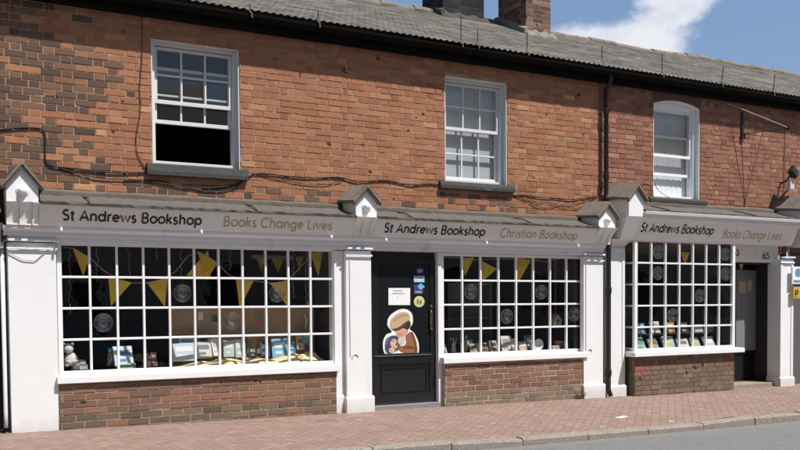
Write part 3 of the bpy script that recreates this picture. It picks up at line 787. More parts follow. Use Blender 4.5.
# ---- first house: left shop
h1 = thing('terraced_house', 'orange brick house whose upper sash window stands open over a black gap', 'house', (2.7, 0, 0))
wl = wall_with_opening(.60, 4.80, 2.20, 4.945, M['mortar_a'], h1, (2.27, 3.34, 3.05, 4.52))
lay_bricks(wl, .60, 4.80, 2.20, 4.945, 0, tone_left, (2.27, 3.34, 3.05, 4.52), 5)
r1 = roof(h1, .60, 4.80); posts(h1, [(250, 12, 4), (318, 22, 10)])
room(h1, 1.2, 4.4, .24, 2.6, 2.9, 4.75, M['dark_wall'], 'upper_room')
sash_window(h1, 2.272, 3.338, 3.05, 4.52, (3.79, 4.462), (3.56, 4.235), 3, M['white_old'], M['glass_old'], sill=(2.19, 3.42, 2.905, 3.05))
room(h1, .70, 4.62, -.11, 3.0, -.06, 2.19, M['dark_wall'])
shop_window(h1, 1.165, 4.535, .595, 2.085, -.15, 11, 4, bull=[(4, 1), (1, 2), (8, 1), (6, 2)], sill=(1.13, 4.545), sill_y=-.31)
wl = box_part('stallriser', M['mortar_sa'], h1, 1.15, 4.49, -.262, -.03, -.12, .508)
lay_bricks(wl, 1.15, 4.49, -.075, .505, -.262, tone_sa, None, 10, course=.0785, stretch=.238, flemish=False, joint=.011)
disp_shelf(h1, 1.2, 4.5, -.10, .52, .59)
box_part('display_back', M['card'], h1, at(170, 320, .5).x, 4.5, .50, .52, .592, 1.33)
entablature(h1, .62, 4.80); fascia1 = fascia(h1, .97, 4.69, 2.237, 2.475, -.36, -.47)
ledge(h1, .98, 4.70, zt=2.63)
pilaster(h1, .665, 1.15, -.25, gz(.7)-.02, 2.06, base=0, panel=False, cap=True)
pl = pilaster(h1, 4.635, 4.995, -.27, -.05, 2.06, base=.22, panel=False, bead=.05)
mb = MB(); mb.box(4.50, 4.632, -.20, -.02, -.05, 2.06); mb.prof_x([(-.225, -.06), (-.225, .18), (-.203, .20), (-.203, -.06)], 4.485, 4.632)
mb.build('side_strip', M['white'], pl, bevel=.003)
console(h1, .65, .968, 2.237, 2.475, -.36, -.455, M['grey_paint']); console(h1, 4.692, 4.985, 2.237, 2.475, -.355, -.50, M['grey_paint'])
gable(h1, .65, .965, 2.477, 2.66, 2.855, -.455); gable(h1, 4.69, 4.985, 2.477, 2.68, 2.83, -.47, run=.05)

# ---- second house: middle shop with the black door
h2 = thing('terraced_house', 'orange brick house with closed six-over-six sash over a black shop door', 'house', (6.9, 0, 0))
wl = wall_with_opening(4.80, 9.05, 2.20, 4.945, M['mortar_a'], h2, (6.29, 7.34, 3.08, 4.545))
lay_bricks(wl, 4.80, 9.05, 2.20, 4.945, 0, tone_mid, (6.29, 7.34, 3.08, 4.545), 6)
r2 = roof(h2, 4.80, 9.05); posts(h2, [(461, 42, 16), (477.5, 43.5, 30), (527, 51, 32)])
room(h2, 5.4, 8.4, .24, 2.6, 2.9, 4.75, M['dark_wall'], 'upper_room')
sash_window(h2, 6.292, 7.338, 3.08, 4.545, (3.825, 4.488), (3.132, 3.865), 3, M['white_old'], M['glass_old'], sill=(6.18, 7.44, 2.97, 3.08), curtain=(6.3, 7.33, 3.1, 4.5, .245, .0003, M['blind']))
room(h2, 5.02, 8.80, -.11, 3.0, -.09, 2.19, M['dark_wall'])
shop_window(h2, 6.105, 8.648, .63, 2.065, -.15, 8, 4, bull=[(1, 1), (3, 2), (5, 1), (7, 2)], sill=(6.075, 8.60), sill_y=-.30)
wl = box_part('stallriser', M['mortar_sb'], h2, 6.112, 8.60, -.255, -.03, -.17, .542)
lay_bricks(wl, 6.112, 8.60, -.14, .54, -.255, tone_sb, None, 11, course=.0745, stretch=.236, flemish=False, joint=.012)
disp_shelf(h2, 6.15, 8.6, -.10, .52, .62)
entablature(h2, 4.80, 8.90); fascia2 = fascia(h2, 4.985, 8.64, 2.237, 2.475, -.36, -.47)
ledge(h2, 4.99, 8.66, zt=2.63)
pilaster(h2, 8.53, 8.905, -.27, gz(8.7)-.03, 2.06, base=.24, panel=False, bead=.04, yback=-.185)
box_part('window_return', M['dark_timber'], h2, 8.655, 8.90, -.184, -.02, -.09, 2.06)
console(h2, 8.642, 8.955, 2.237, 2.475, -.355, -.53, M['grey_paint']); gable(h2, 8.64, 8.955, 2.477, 2.65, 2.81, -.48, run=.05)
dr = MB().box(5.02, 6.052, -.10, -.055, -.02, 2.065).build('shop_door', M['black_paint'], h2, bevel=.003)
mb = MB()                                   # raised stiles and rails round glass and sunk panel
DX0, DX1, DY = 5.075, 6.05, -.10
for (a, b, c, d) in ((DX0, DX0+.085, .03, 2.0), (DX1-.085, DX1, .03, 2.0), (DX0+.085, DX1-.085, 1.91, 2.0), (DX0+.085, DX1-.085, .56, .70), (DX0+.085, DX1-.085, .03, .13)):
    mb.box(a, b, DY-.022, DY-.0005, c, d)
mb.build('door_stiles', M['black_paint'], dr, bevel=.003)
mb = MB()
for k, w_ in ((0, .018), (.05, .012)):
    for (a, b, c, d) in ((DX0+.085+k, DX0+.085+k+w_, .13+k, .56-k), (DX1-.085-k-w_, DX1-.085-k, .13+k, .56-k), (DX0+.085+k+w_, DX1-.085-k-w_, .13+k, .13+k+w_), (DX0+.085+k+w_, DX1-.085-k-w_, .56-k-w_, .56-k)):
        mb.box(a, b, DY-.014, DY-.0008, c, d)
mb.build('door_panel', M['black_paint'], dr, bevel=.002)
MB().box(DX0+.086, DX1-.086, DY-.008, DY-.001, .701, 1.909).build('door_glass', colour_mat('dark_door_glass', (.010, .011, .012), .06), dr)
MB().prof_x([(DY-.0225, .664), (DY-.036, .664), (DY-.036, .670), (DY-.0225, .678)], DX0+.03, DX1-.08).build('weather_bar', colour_mat('worn_black_edge', (.06, .06, .06), .4), dr)
MB().box(5.02, 6.06, -.22, -.02, -.10, .015).build('threshold', M['steel'], dr, bevel=.004)
mb = MB(); hx = at(430, 330, DY).x
mb.box(hx-.016, hx+.016, DY-.028, DY-.0225, 1.00, 1.32); mb.tube([(hx, DY-.03, 1.27), (hx, DY-.055, 1.24), (hx, DY-.06, 1.15), (hx, DY-.055, 1.08), (hx, DY-.03, 1.05)], .007, 8)
for z in (1.33, 1.02): mb.lathe([(.001, .02), (.018, .016), (.02, .0), (.001, 0)], (hx, DY-.032, z), 'y', 12)
mb.build('handle', M['brass'], dr, bevel=.002)
MB().box(6.053, 6.108, -.19, -.02, -.08, 2.065).build('door_jamb', M['white'], h2, bevel=.003)

# door notices and the cut-out sticker
def dq(x, y, lift): p = at(x, y, DY-.008-lift); return (p.x, DY-.008-lift, p.z)
def sticker_poly(mb, pts, lift, th=.0006):
    f = [dq(x, y, lift) for x, y in pts]; mb.prism([(a, b+th, c) for a, b, c in f], f)
def spline(P, n=4):
    o = []; N = len(P)
    for i in range(N):
        p0, p1, p2, p3 = (Vector(P[(i+k-1) % N]) for k in range(4))
        for j in range(n):
            t = j/n; o.append(tuple(.5*((2*p1) + (p2-p0)*t + (2*p0-5*p1+4*p2-p3)*t*t + (3*p1-p0-3*p2+p3)*t**3)))
    return o
def zq(P): return [(370+x/6.43, 300+y/6.43) for x, y in P]     # points read off an enlargement
st = MB(); sticker_poly(st, zq(spline([(185, 62), (240, 62), (272, 95), (274, 150), (255, 185), (285, 215), (312, 275), (312, 345), (290, 352), (215, 352), (170, 342), (125, 362), (90, 335), (84, 270), (105, 222), (140, 205), (112, 160), (125, 105)])), .001)
st = st.build('cut_out_sticker', M['paper'], dr)
# layered shapes of the sticker: bundle, jacket, face, hair, cap, hands
def layer(P, mat_name, col, lift, smooth_=True, join=None):
    mb = join or MB(); sticker_poly(mb, zq(spline(P) if smooth_ else P), lift)
    return mb if join is not None else mb.build('printed_figure', colour_mat(mat_name, col, .6), dr)
layer([(110, 245), (150, 228), (185, 240), (180, 290), (165, 330), (120, 345), (98, 325), (96, 275)], 'sticker_blue', (.05, .06, .12), .0022)
layer([(228, 232), (262, 205), (285, 230), (302, 290), (300, 340), (215, 340), (180, 315), (176, 290), (215, 296), (232, 270)], 'sticker_brown', (.27, .115, .05), .0024)
layer([(168, 195), (215, 172), (240, 190), (232, 225), (200, 242), (172, 232)], 'sticker_skin', (.60, .33, .23), .0026)
layer([(205, 170), (250, 130), (262, 160), (245, 190), (225, 185)], 'sticker_hair', (.03, .018, .014), .0030)
layer([(128, 165), (140, 118), (190, 82), (240, 82), (258, 115), (240, 145), (190, 180), (150, 190)], 'sticker_cap', (.50, .36, .20), .0034)
layer([(135, 182), (165, 200), (215, 178), (250, 140), (235, 138), (190, 172), (150, 186)], 'sticker_peak', (.07, .045, .03), .0038)
layer([(130, 275), (150, 250), (172, 262), (165, 290), (180, 296), (170, 312), (140, 300)], 'sticker_hand', (.66, .38, .27), .0030)
layer([(122, 320), (140, 304), (160, 318), (150, 338), (130, 338)], 'sticker_pale', (.62, .44, .36), .0030)
layer([(180, 250), (215, 236), (226, 262), (212, 288), (186, 284)], 'sticker_cream', (.55, .50, .45), .0028)
layer([(264, 215), (276, 212), (298, 285), (296, 335), (286, 335), (286, 285)], 'sticker_fold', (.13, .05, .025), .0028)
layer([(176, 300), (186, 282), (192, 284), (182, 320), (172, 330)], 'sticker_fold', (.13, .05, .025), .0034)
layer([(182, 214), (192, 218), (203, 214), (202, 217), (192, 222), (183, 218)], 'sticker_line', (.05, .025, .02), .0034)
layer([(178, 226), (186, 229), (186, 232), (178, 230)], 'sticker_lip', (.42, .14, .11), .0034)
layer([(232, 196), (242, 192), (246, 203), (238, 212), (231, 206)], 'sticker_ear', (.52, .26, .18), .0036)
layer([(196, 222), (212, 216), (216, 226), (204, 232)], 'sticker_cheek', (.62, .27, .20), .0032)
layer([(150, 130), (190, 100), (238, 92), (246, 100), (196, 110), (156, 140)], 'sticker_seam', (.38, .26, .14), .0042)
layer([(146, 262), (152, 260), (154, 266), (148, 268)], 'sticker_line', (.05, .025, .02), .0038)
layer([(134, 322), (139, 320), (141, 325), (136, 327)], 'sticker_line', (.05, .025, .02), .0038)
layer([(100, 262), (122, 244), (128, 252), (108, 276), (102, 300), (97, 290)], 'sticker_blue_light', (.10, .14, .26), .0026)
layer([(216, 300), (262, 296), (284, 306), (282, 314), (240, 312), (214, 310)], 'sticker_fold', (.13, .05, .025), .0034)
# paper notice and four round and square stickers beside the handle
mb = MB(); sticker_poly(mb, [(388.5, 288), (410.2, 288), (410.2, 305), (388.5, 305)], .001); nt_ = mb.build('paper_notice', M['paper'], dr)
mb = MB()
for (x0_, x1_, y_) in ((393, 402.5, 290.4), (392, 404, 293.2), (397, 398, 297)): sticker_poly(mb, [(x0_, y_), (x1_, y_), (x1_, y_+.7), (x0_, y_+.7)], .002)
mb.build('notice_print', colour_mat('grey_print', (.2, .2, .22)), dr)
def circ(cx, cy, rx, ry, n=24): return [(cx+rx*math.cos(2*math.pi*k/n), cy+ry*math.sin(2*math.pi*k/n)) for k in range(n)]
def stick(name, label, shapes):
    first = None
    for k, (P, mn, col) in enumerate(shapes):
        mb = MB(); sticker_poly(mb, P, .001+k*.001); o = mb.build(name if k == 0 else 'sticker_print', colour_mat(mn, col, .5), dr)
stick('sticker', '', [(circ(420, 270.8, 3.9, 3.2), 'navy', (.05, .045, .16)), (circ(420, 271, 2.6, 1.7), 'lilac', (.30, .26, .45))])
stick('sticker', '', [([(414, 276), (424.4, 276), (424.4, 282.2), (414, 282.2)], 'sky', (.35, .55, .65)), ([(415, 277), (423.5, 277), (423.5, 278.6), (415, 278.6)], 'slateblue', (.10, .16, .24)), ([(415, 279.6), (421, 279.6), (421, 280.8), (415, 280.8)], 'whiteblue', (.7, .78, .8))])
stick('sticker', '', [([(414, 284.4), (423, 284.4), (423, 294), (414, 294)], 'navy', (.05, .045, .16)), ([(420.5, 283.2), (425, 286.6), (420.5, 290), (417.6, 286.6)], 'brightblue', (.12, .45, .75)), ([(415, 291), (422, 291), (422, 293), (415, 293)], 'lilac', (.30, .26, .45))])
stick('sticker', '', [(circ(419.2, 301.6, 5.3, 5.6), 'lime', (.62, .62, .22)), (circ(419.2, 301.6, 4.2, 4.5), 'limepale', (.55, .53, .30)), ([(417, 299.5), (418.6, 299.5), (418.6, 304), (417, 304)], 'greenprint', (.14, .16, .05)), ([(419.4, 301), (421.6, 300), (421.6, 304), (420, 304)], 'greenprint', (.14, .16, .05))])

# ---- third house: right shop with the bay and the open doorway
h3 = thing('terraced_house', 'redder brick house with arched white upper window over the bay and open doorway', 'house', (11.1, 0, 0))
wl = wall_with_opening(9.05, 13.30, 2.20, 4.945, M['mortar_c'], h3, (10.18, 11.21, 3.06, 4.555), arch=.085)
lay_bricks(wl, 9.05, 13.30, 2.20, 4.945, 0, tone_right, (10.18, 11.21, 3.06, 4.555), 7, joint=.009, course=.077, top=(10.0, 11.40, 4.55, 4.86))
mb = MB(); n = 15                           # rubbed-brick arch over the window, each brick proud of the wall
for k in range(n):
    def q(t, up):
        x = 10.16+(11.23-10.16)*t; z = 4.556+.085*(1-(2*t-1)**2); tilt = (t-.5)*.30
        return (x + tilt*up, z + up)
    a, b = (k+.06)/n, (k+.94)/n
    P = [q(a, .004), q(b, .004), q(b, .215), q(a, .215)]
    mb.prof_y(P, -.006, .02)
mb.build('window_arch', plain('arch_brick', (.15, .085, .06), .9, .4, 7, .004), h3)
r3 = roof(h3, 9.05, 13.30); posts(h3, [(602, 62, 46), (662, 73, 54), (721.5, 83, 66), (773, 92, 75)])
room(h3, 9.4, 12.4, .24, 2.6, 2.9, 4.75, M['dark_wall'], 'upper_room')
sash_window(h3, 10.182, 11.208, 3.06, 4.553, (3.74, 4.50), (3.44, 4.10), 1, M['upvc'], M['glass_old'], arch=.083, wide=.062, rows=(1, 1), sill=(10.05, 11.33, 2.97, 3.06), curtain=(10.2, 11.2, 3.1, 4.56, .250, .003, M['net']))
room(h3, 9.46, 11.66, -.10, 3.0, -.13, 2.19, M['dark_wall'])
BY = -.36
f3, (ga, gb, gc, gd) = shop_window(h3, 9.43, 11.62, .605, 2.345, BY, 7, 5, bull=[(1, 0), (6, 0), (1, 1), (6, 1), (4, 2), (2, 3)], sill=(9.36, 11.76), sill_y=-.47, sill_h=.075, stile=.06)
mb = MB(); mb.box(9.435, 9.475, -.07, -.02, .605, 2.345)      # glazed left return of the bay
for j in range(6):
    z = gc+(gd-gc)*j/5; mb.box(9.440, 9.470, -.334, -.071, z-.014 if j else .605, z+.014 if j < 5 else 2.345)
sr = mb.build('bay_return', M['white'], h3, bevel=.003); MB().box(9.453, 9.457, -.333, -.072, .62, 2.33).build('pane', M['glass'], sr)
MB().box(11.575, 11.615, -.333, -.02, .61, 2.345).build('bay_side', M['white'], h3, bevel=.003)
box_part('bay_lining', M['dark_timber'], h3, 11.548, 11.573, -.325, -.02, .60, 2.31)
wl = box_part('stallriser', M['mortar_sc'], h3, 9.43, 11.60, -.385, -.02, -.2, .528)
lay_bricks(wl, 9.43, 11.60, -.165, .525, -.385, tone_sc, None, 12, course=.076, joint=.009)
disp_shelf(h3, 9.48, 11.57, -.31, .40, .59)
fascia3 = fascia(h3, 9.12, 12.97, 2.32, 2.655, -.40, -.56)
mb = MB(); mb.prof_x([(-.05, 2.657), (-.575, 2.657), (-.585, 2.675), (-.60, 2.70), (-.61, 2.745), (-.05, 2.76)], 9.445, 12.99)
mb.build('cornice', M['white_old'], fascia3, bevel=.004)
ledge(h3, 9.45, 13.02, zt=2.93, zb=2.765, yf=-.60)
pilaster(h3, 8.992, 9.365, -.235, gz(9.2)-.03, 2.22, base=.2, panel=True, cap=False)
mb = MB(); mb.prof_x([(-.40, 2.322), (-.235, 2.222), (-.02, 2.222), (-.02, 2.318)], 9.0, 9.36); mb.build('pilaster_head', M['white_grey'], h3, bevel=.003)
gable(h3, 9.15, 9.44, 2.657, 2.935, 3.10, -.56, ball=False, run=.08); gable(h3, 12.995, 13.29, 2.657, 2.935, 3.10, -.56, ball=False, run=.08)
pilaster(h3, 12.87, 13.20, -.26, gz(13)-.03, 2.10, base=.19, panel=True, cap=True, yback=.0)
mb = MB(); mb.prof_x([(-.10, 2.11), (-.11, 2.13), (-.11, 2.318), (-.02, 2.318), (-.02, 2.11)], 11.62, 13.0)
tp = mb.build('number_panel', M['white_grey'], h3, bevel=.003)
MB().box(11.62, 12.88, -.09, .05, 2.04, 2.108).build('door_head', M['white'], h3, bevel=.003)
mb = MB(); mb.box(11.622, 11.66, -.05, .27, -.1, 2.04); mb.box(12.872, 12.90, .002, .27, -.1, 2.04); mb.box(11.66, 12.872, -.04, .27, 2.02, 2.04)
mb.build('doorway_lining', M['dark_timber'], h3)
MB().box(11.64, 12.89, -.16, .27, -.22, -.045).build('doorstep', plain('worn_doorstep', (.27, .22, .17), .8, .35, 14, .002), h3, bevel=.008)
d3 = MB().box(11.66, 12.872, .27, .315, -.04, 2.02).build('shop_door', M['black_paint'], h3)
p0, p1 = at(736.5, 270, .24), at(756, 350, .24)
mb = MB(); x0, x1, z0, z1 = p0.x, p1.x, p1.z, p0.z
for a, b, c, d in ((x0-.05, x0, z0-.05, z1+.05), (x1, x1+.05, z0-.05, z1+.05), (x0, x1, z0-.05, z0), (x0, x1, z1, z1+.05)): mb.box(a, b, .24, .268, c, d)
mb.build('door_panel', M['black_paint'], d3, bevel=.003)
MB().box(x0, x1, .25, .268, z0, z1).build('door_reflection', colour_mat('grey_door_reflection', (.20, .205, .21), .4), d3)  # flat grey colour stands in for the pale reflection in the door's glass
for (a, b, c, d) in ((739, 746, 281, 293), (747.5, 752, 280, 291)):
    a_, b_ = at(a, d, .245), at(b, c, .245); MB().box(a_.x, b_.x, .244, .249, a_.z, b_.z).build('paper_notice', M['beige_paper'], d3)
hh = at(765.5, 316, .22); mb = MB(); mb.lathe([(.001, .05), (.022, .045), (.028, .02), (.014, 0), (.02, -.02)], (hh.x, .268, hh.z), 'y', 14); mb.build('door_knob', M['steel'], d3, smooth=True)

# rainwater pipe in the joint between the second and third house
u = at(606.2, 140, -.09); l = at(608.6, 330, -.31)
mb = MB(); mb.tube([(u.x, -.205, 4.86), (u.x, -.18, 4.74), (u.x, -.09, 4.62), (u.x, -.09, 3.05), (u.x, -.10, 2.80), (l.x, -.33, 2.45), (l.x, -.31, 2.2), (l.x, -.31, .04), (l.x, -.36, -.05)], .036, 14)
dp = mb.build('drainpipe', M['black_metal'], h3, smooth=True)
for x, y, z in ((u.x, -.09, 4.3), (u.x, -.09, 3.3), (l.x, -.31, 1.55), (l.x, -.31, .30)):
    mb = MB(); mb.lathe([(.036, -.05), (.046, -.045), (.046, .045), (.036, .05)], (x, y, z), 'z', 14); mb.build('pipe_collar', M['black_metal'], dp)

# chimney stacks on the party walls
def chimney(parent, x0, x1, y0, y1, z0, z1, mat, flash=True):
    c = MB().box(x0, x1, y0, y1, z0, z1).build('chimney', mat, parent)
    mb = MB(); mb.box(x0-.05, x1+.05, y0-.05, y1+.05, z1, z1+.08); mb.box(x0-.025, x1+.025, y0-.025, y1+.025, z1-.09, z1-.001); mb.build('chimney_cap', mat, c)
    for k in range(2):
        px_ = x0+(x1-x0)*(.28+.44*k); mb = MB(); mb.lathe([(.12, 0), (.13, .05), (.10, .08), (.095, .38), (.115, .40), (.115, .45), (.07, .45), (.07, .1)], (px_, (y0+y1)/2, z1+.08), 'z', 18)
        mb.build('chimney_pot', M['terracotta'], c)
    # mortar and lead flashing where the stack meets the slope
    zr = lambda y: EAVE_Z+(y-EAVE_Y)*(RIDGE_Z-EAVE_Z)/(RIDGE_Y-EAVE_Y)+.02
    mb = MB(); rr = random.Random(int(x0*9)); n = 22; P = [(x0-.06+(x1-x0+.12)*i/n) for i in range(n+1)]
    for i in range(n):
        a, b = P[i], P[i+1]; ha = .07+.02*math.sin(i*.9); hb = .07+.02*math.sin((i+1)*.9); d = .10+.03*math.sin(i*.7)
        mb.prism([(a, y0-d, zr(y0-d)), (a, y0-.002, zr(y0)+ha), (a, y0-.002, zr(y0)-.08), (a, y0-d, zr(y0-d)-.06)], [(b, y0-d, zr(y0-d)), (b, y0-.002, zr(y0)+hb), (b, y0-.002, zr(y0)-.08), (b, y0-d, zr(y0-d)-.06)])
    mb.prism([(x0-.07, y0-.06, zr(y0)-.06), (x0-.07, y0-.06, zr(y0)+.06), (x0-.07, 2.99, zr(3.0)+.06), (x0-.07, 2.99, zr(3.0)-.06)], [(x0-.002, y0-.06, zr(y0)-.06), (x0-.002, y0-.06, zr(y0)+.10), (x0-.002, 2.99, zr(3.0)+.10), (x0-.002, 2.99, zr(3.0)-.06)])
    mb.build('chimney_flashing', colour_mat('pale_mortar_fillet', (.21, .19, .165), .9) if flash else colour_mat('dark_mortar_fillet', (.06, .055, .05), .9), c)
ca, cb = at(443, 10, 2.72), at(484, 20, 2.72); chimney(h2, ca.x, cb.x, 2.72, 3.45, 5.9, 7.6, M['chimney_dark'], False)
ca, cb = at(526, 30, 2.1), at(550.5, 33, 2.1); chimney(h3, ca.x, cb.x, 2.1, 2.95, 5.6, 7.6, M['chimney'])

# ---- sign lettering, on the leaning boards
def on_board(fs, text, px0, px1, zb, height, yb, yt, z0, z1, name, mat, r):
    lean = (yt-yb)/(z1-z0); yy = yb+lean*(zb-z0); a = at(px0[0], px0[1], yy-.005); b = at(px1[0], px1[1], yy-.005)
    uy = Vector((0, lean, 1)).normalized()
    return lettering(text, (a.x, yy-.0015, zb), (1, 0, 0), uy, b.x-a.x, height/uy.z, mat, name, fs, r)
FA = dict(yb=-.36, yt=-.47, z0=2.237, z1=2.475)
on_board(fascia1, 'St Andrews Bookshop', (62, 220), (202, 225), 2.305, .105, name='sign_lettering', mat=M['letter_dark'], r=.068, **FA)
on_board(fascia1, 'Books Change Lives', (223, 225), (332.5, 228), 2.303, .105, name='sign_lettering', mat=M['letter_gold'], r=.054, **FA)
on_board(fascia2, 'St Andrews Bookshop', (383.5, 233), (485, 236), 2.300, .108, name='sign_lettering', mat=M['letter_dark'], r=.068, **FA)
on_board(fascia2, 'Christian Bookshop', (500, 238), (577, 240), 2.293, .108, name='sign_lettering', mat=M['letter_gold'], r=.054, **FA)
FC = dict(yb=-.40, yt=-.56, z0=2.32, z1=2.655)
on_board(fascia3, 'St Andrews Bookshop', (640, 232), (713, 236), 2.445, .125, name='sign_lettering', mat=M['letter_dark'], r=.066, **FC)
on_board(fascia3, 'Books Change Lives', (722, 238), (781, 242), 2.405, .125, name='sign_lettering', mat=M['letter_gold'], r=.05, **FC)
for txt, xa, xb, yy in (('63', 733.0, 739.2, 255.5), ('65', 762.5, 769.5, 258.5)):
    a, b = at(xa, yy, -.112), at(xb, yy, -.112)
    lettering(txt, (a.x, -.1115, a.z), (1, 0, 0), (0, 0, 1), b.x-a.x, .10, M['black_num'], 'house_number', tp, .07)

# ---- neighbours at either end of the row
h0 = thing('terraced_house', 'neighbouring brick house cut off by the left edge, beyond the plain white pilaster', 'house', (-2.5, 0, 0))
wl = wall_with_opening(-6.5, .598, 2.20, 4.945, M['mortar_a'], h0, (-3.3, -2.2, 3.05, 4.52))
lay_bricks(wl, -6.5, .598, 2.20, 4.945, 0, tone_left, (-3.3, -2.2, 3.05, 4.52), 8)
roof(h0, -6.5, .60); room(h0, -4.4, -1.2, .24, 2.6, 2.9, 4.75, M['dark_wall'], 'upper_room')
sash_window(h0, -3.298, -2.202, 3.05, 4.52, (3.79, 4.462), (3.1, 3.82), 3, M['white_old'], M['glass_old'], sill=(-3.4, -2.1, 2.905, 3.05))
f0 = MB().prof_x([(-.26, 1.99), (-.30, 2.26), (-.02, 2.30), (-.02, 1.99)], -6.5, .625).build('fascia', colour_mat('neighbour_grey_board', (.42, .42, .43), .5), h0, bevel=.004)
a = at(1.2, 245, -.29); lettering('k', (a.x, -.2815, 2.06), (1, 0, 0), (0, -.15, 1), .09, .12, M['letter_dark'], 'sign_lettering', f0, .07)
ledge(h0, -6.5, .60, zt=2.62, zb=2.38, yf=-.40)
MB().box(-6.5, .56, -.06, .1, -.1, 1.988).build('shopfront_boarding', colour_mat('neighbour_dark_front', (.025, .025, .027), .5), h0)
mb = MB(); mb.tube([(.612, -.20, 1.985), (.612, -.20, .22), (.612, -.24, .06)], .022, 10); mb.build('waste_pipe', colour_mat('pale_pipe', (.6, .6, .6), .5), h0, smooth=True)
mb = MB(); mb.tube([(.59, -.12, 1.98), (.59, -.12, .05), (.58, -.2, .02)], .03, 10); mb.build('drainpipe', M['black_metal'], h0, smooth=True)

h4 = thing('terraced_house', 'neighbouring brick house cut off by the right edge, beyond the last pilaster', 'house', (18, 0, 0))
wl = wall_with_opening(13.302, 24, 2.20, 4.945, M['mortar_c'], h4, (16.5, 17.6, 3.05, 4.5))
lay_bricks(wl, 13.302, 24, 2.20, 4.945, 0, tone_right, (16.5, 17.6, 3.05, 4.5), 9, joint=.009, course=.077)
r4 = roof(h4, 13.30, 24); room(h4, 15.4, 18.6, .24, 2.6, 2.9, 4.75, M['dark_wall'], 'upper_room')

sash_window(h4, 16.502, 17.598, 3.05, 4.5, (3.79, 4.442), (3.1, 3.82), 3, M['white_old'], M['glass_old'], sill=(16.4, 17.7, 2.905, 3.05))
MB().box(13.302, 24, -.05, .1, -.3, 2.19).build('shopfront_boarding', colour_mat('neighbour_grey_front', (.10, .10, .105), .5), h4)
mb = MB(); mb.prof_x([(-.40, 2.32), (-.50, 2.64), (-.02, 2.70), (-.02, 2.32)], 13.31, 24); mb.build('fascia', M['grey_paint'], h4, bevel=.004)
mb = MB(); mb.tube([(13.26, -.10, 2.30), (13.26, -.10, -.1)], .028, 10); mb.build('waste_pipe', colour_mat('pale_pipe', (.6, .6, .6), .5), h4, smooth=True)

# ------------------------------------------------------------------ cables on the wall, aerial bracket, lamp, signs
def cable(label, pts, r=.008, mat='cable', Y=-.018, n=3, name='cable'):
    P = [at(x, y, Y) for x, y in pts]; Q = []
    for i in range(len(P)-1):
        p0, p1, p2, p3 = P[max(i-1, 0)], P[i], P[i+1], P[min(i+2, len(P)-1)]
        for j in range(n):
            t = j/n; Q.append(.5*((2*p1) + (p2-p0)*t + (2*p0-5*p1+4*p2-p3)*t*t + (3*p1-p0-3*p2+p3)*t**3))
    Q.append(P[-1])
    o = MB().tube(Q, r*.78, 6).build(name, M[mat], None, smooth=True); return tag(o, label, 'cable')
cable('thick black cable stepping down past the left gable to the open window sill', [(-8, 129), (0, 129.5), (18, 127.8), (36, 128), (43, 130), (45.5, 138), (45, 152), (46, 162), (52, 166), (67.6, 167.8), (90, 170.3), (117, 172.8), (147, 172.5)], .013)
cable('thin cable looping just under the thick one left of the open window', [(46, 161), (60, 168), (78, 173), (95, 177.5), (120, 179.5), (150, 180), (166, 182), (180, 186.5), (207, 191), (232, 188.8), (244, 180), (252, 174.5)], .008)
cable('black cable sagging from the open window sill to the second gable', [(150, 181), (165, 184), (190, 187.5), (215, 187.5), (236, 184.5), (246, 178), (257, 173.5), (274, 174.6), (300, 177.4), (318, 177.8), (338, 177.2), (350, 180), (358, 182)], .011)
cable('slim cable drooping below its neighbour between open window and second gable', [(252, 174), (268, 176.2), (283, 179.5), (300, 183.5), (315, 185), (330, 184), (342, 180.5)], .006)
cable('black cable from the second gable to the sill of the closed window', [(358, 182), (372, 181), (388, 180.5), (402, 183.8), (414, 185), (428, 183.8), (441, 185)], .011)
cable('black cable from the closed window sill to the drainpipe', [(512, 195.4), (526, 195.2), (541, 197.3), (556, 198), (570, 199.6), (584, 197.6), (598, 196.5)], .010)
cable('lower tangled cable looping between the closed window and the drainpipe', [(514, 195.6), (526, 200), (536, 206), (548, 208), (560, 205), (572, 204.5), (584, 201), (595, 198)], .006)
cable('thin loop of wire hanging lowest beside the third gable', [(528, 198), (538, 203), (548, 202), (561, 207), (574, 208.5), (584, 206), (592, 203)], .005)
cable('thin dark cable running down the brick left of the open window', [(142, -6), (142, 20), (142, 55), (141, 72), (139.5, 90), (140.5, 110), (137, 130), (136, 146), (139, 158), (147, 170)], .006)
cable('short black cable curling over the lead beside the arched window', [(640, 197), (643, 183), (648, 178.5), (653, 180), (658, 190), (668, 197), (676, 201)], .006, Y=-.05)
cable('brown cable dropping down the red brick towards the floodlight', [(785, 126), (784.5, 150), (784, 180), (783, 205)], .007, 'cable_brown')
cable('loose grey wire sagging across the top of the left white pilaster', [(7, 252), (15, 256), (22, 259.5), (30, 260.5), (36, 260), (44, 253), (50, 247.5), (54, 245)], .006, 'wire_grey', Y=-.262)
cable('thin grey wire pinned under the left cornice end', [(6, 243), (20, 247), (34, 248), (46, 246), (55, 241)], .004, 'wire_grey', Y=-.262)

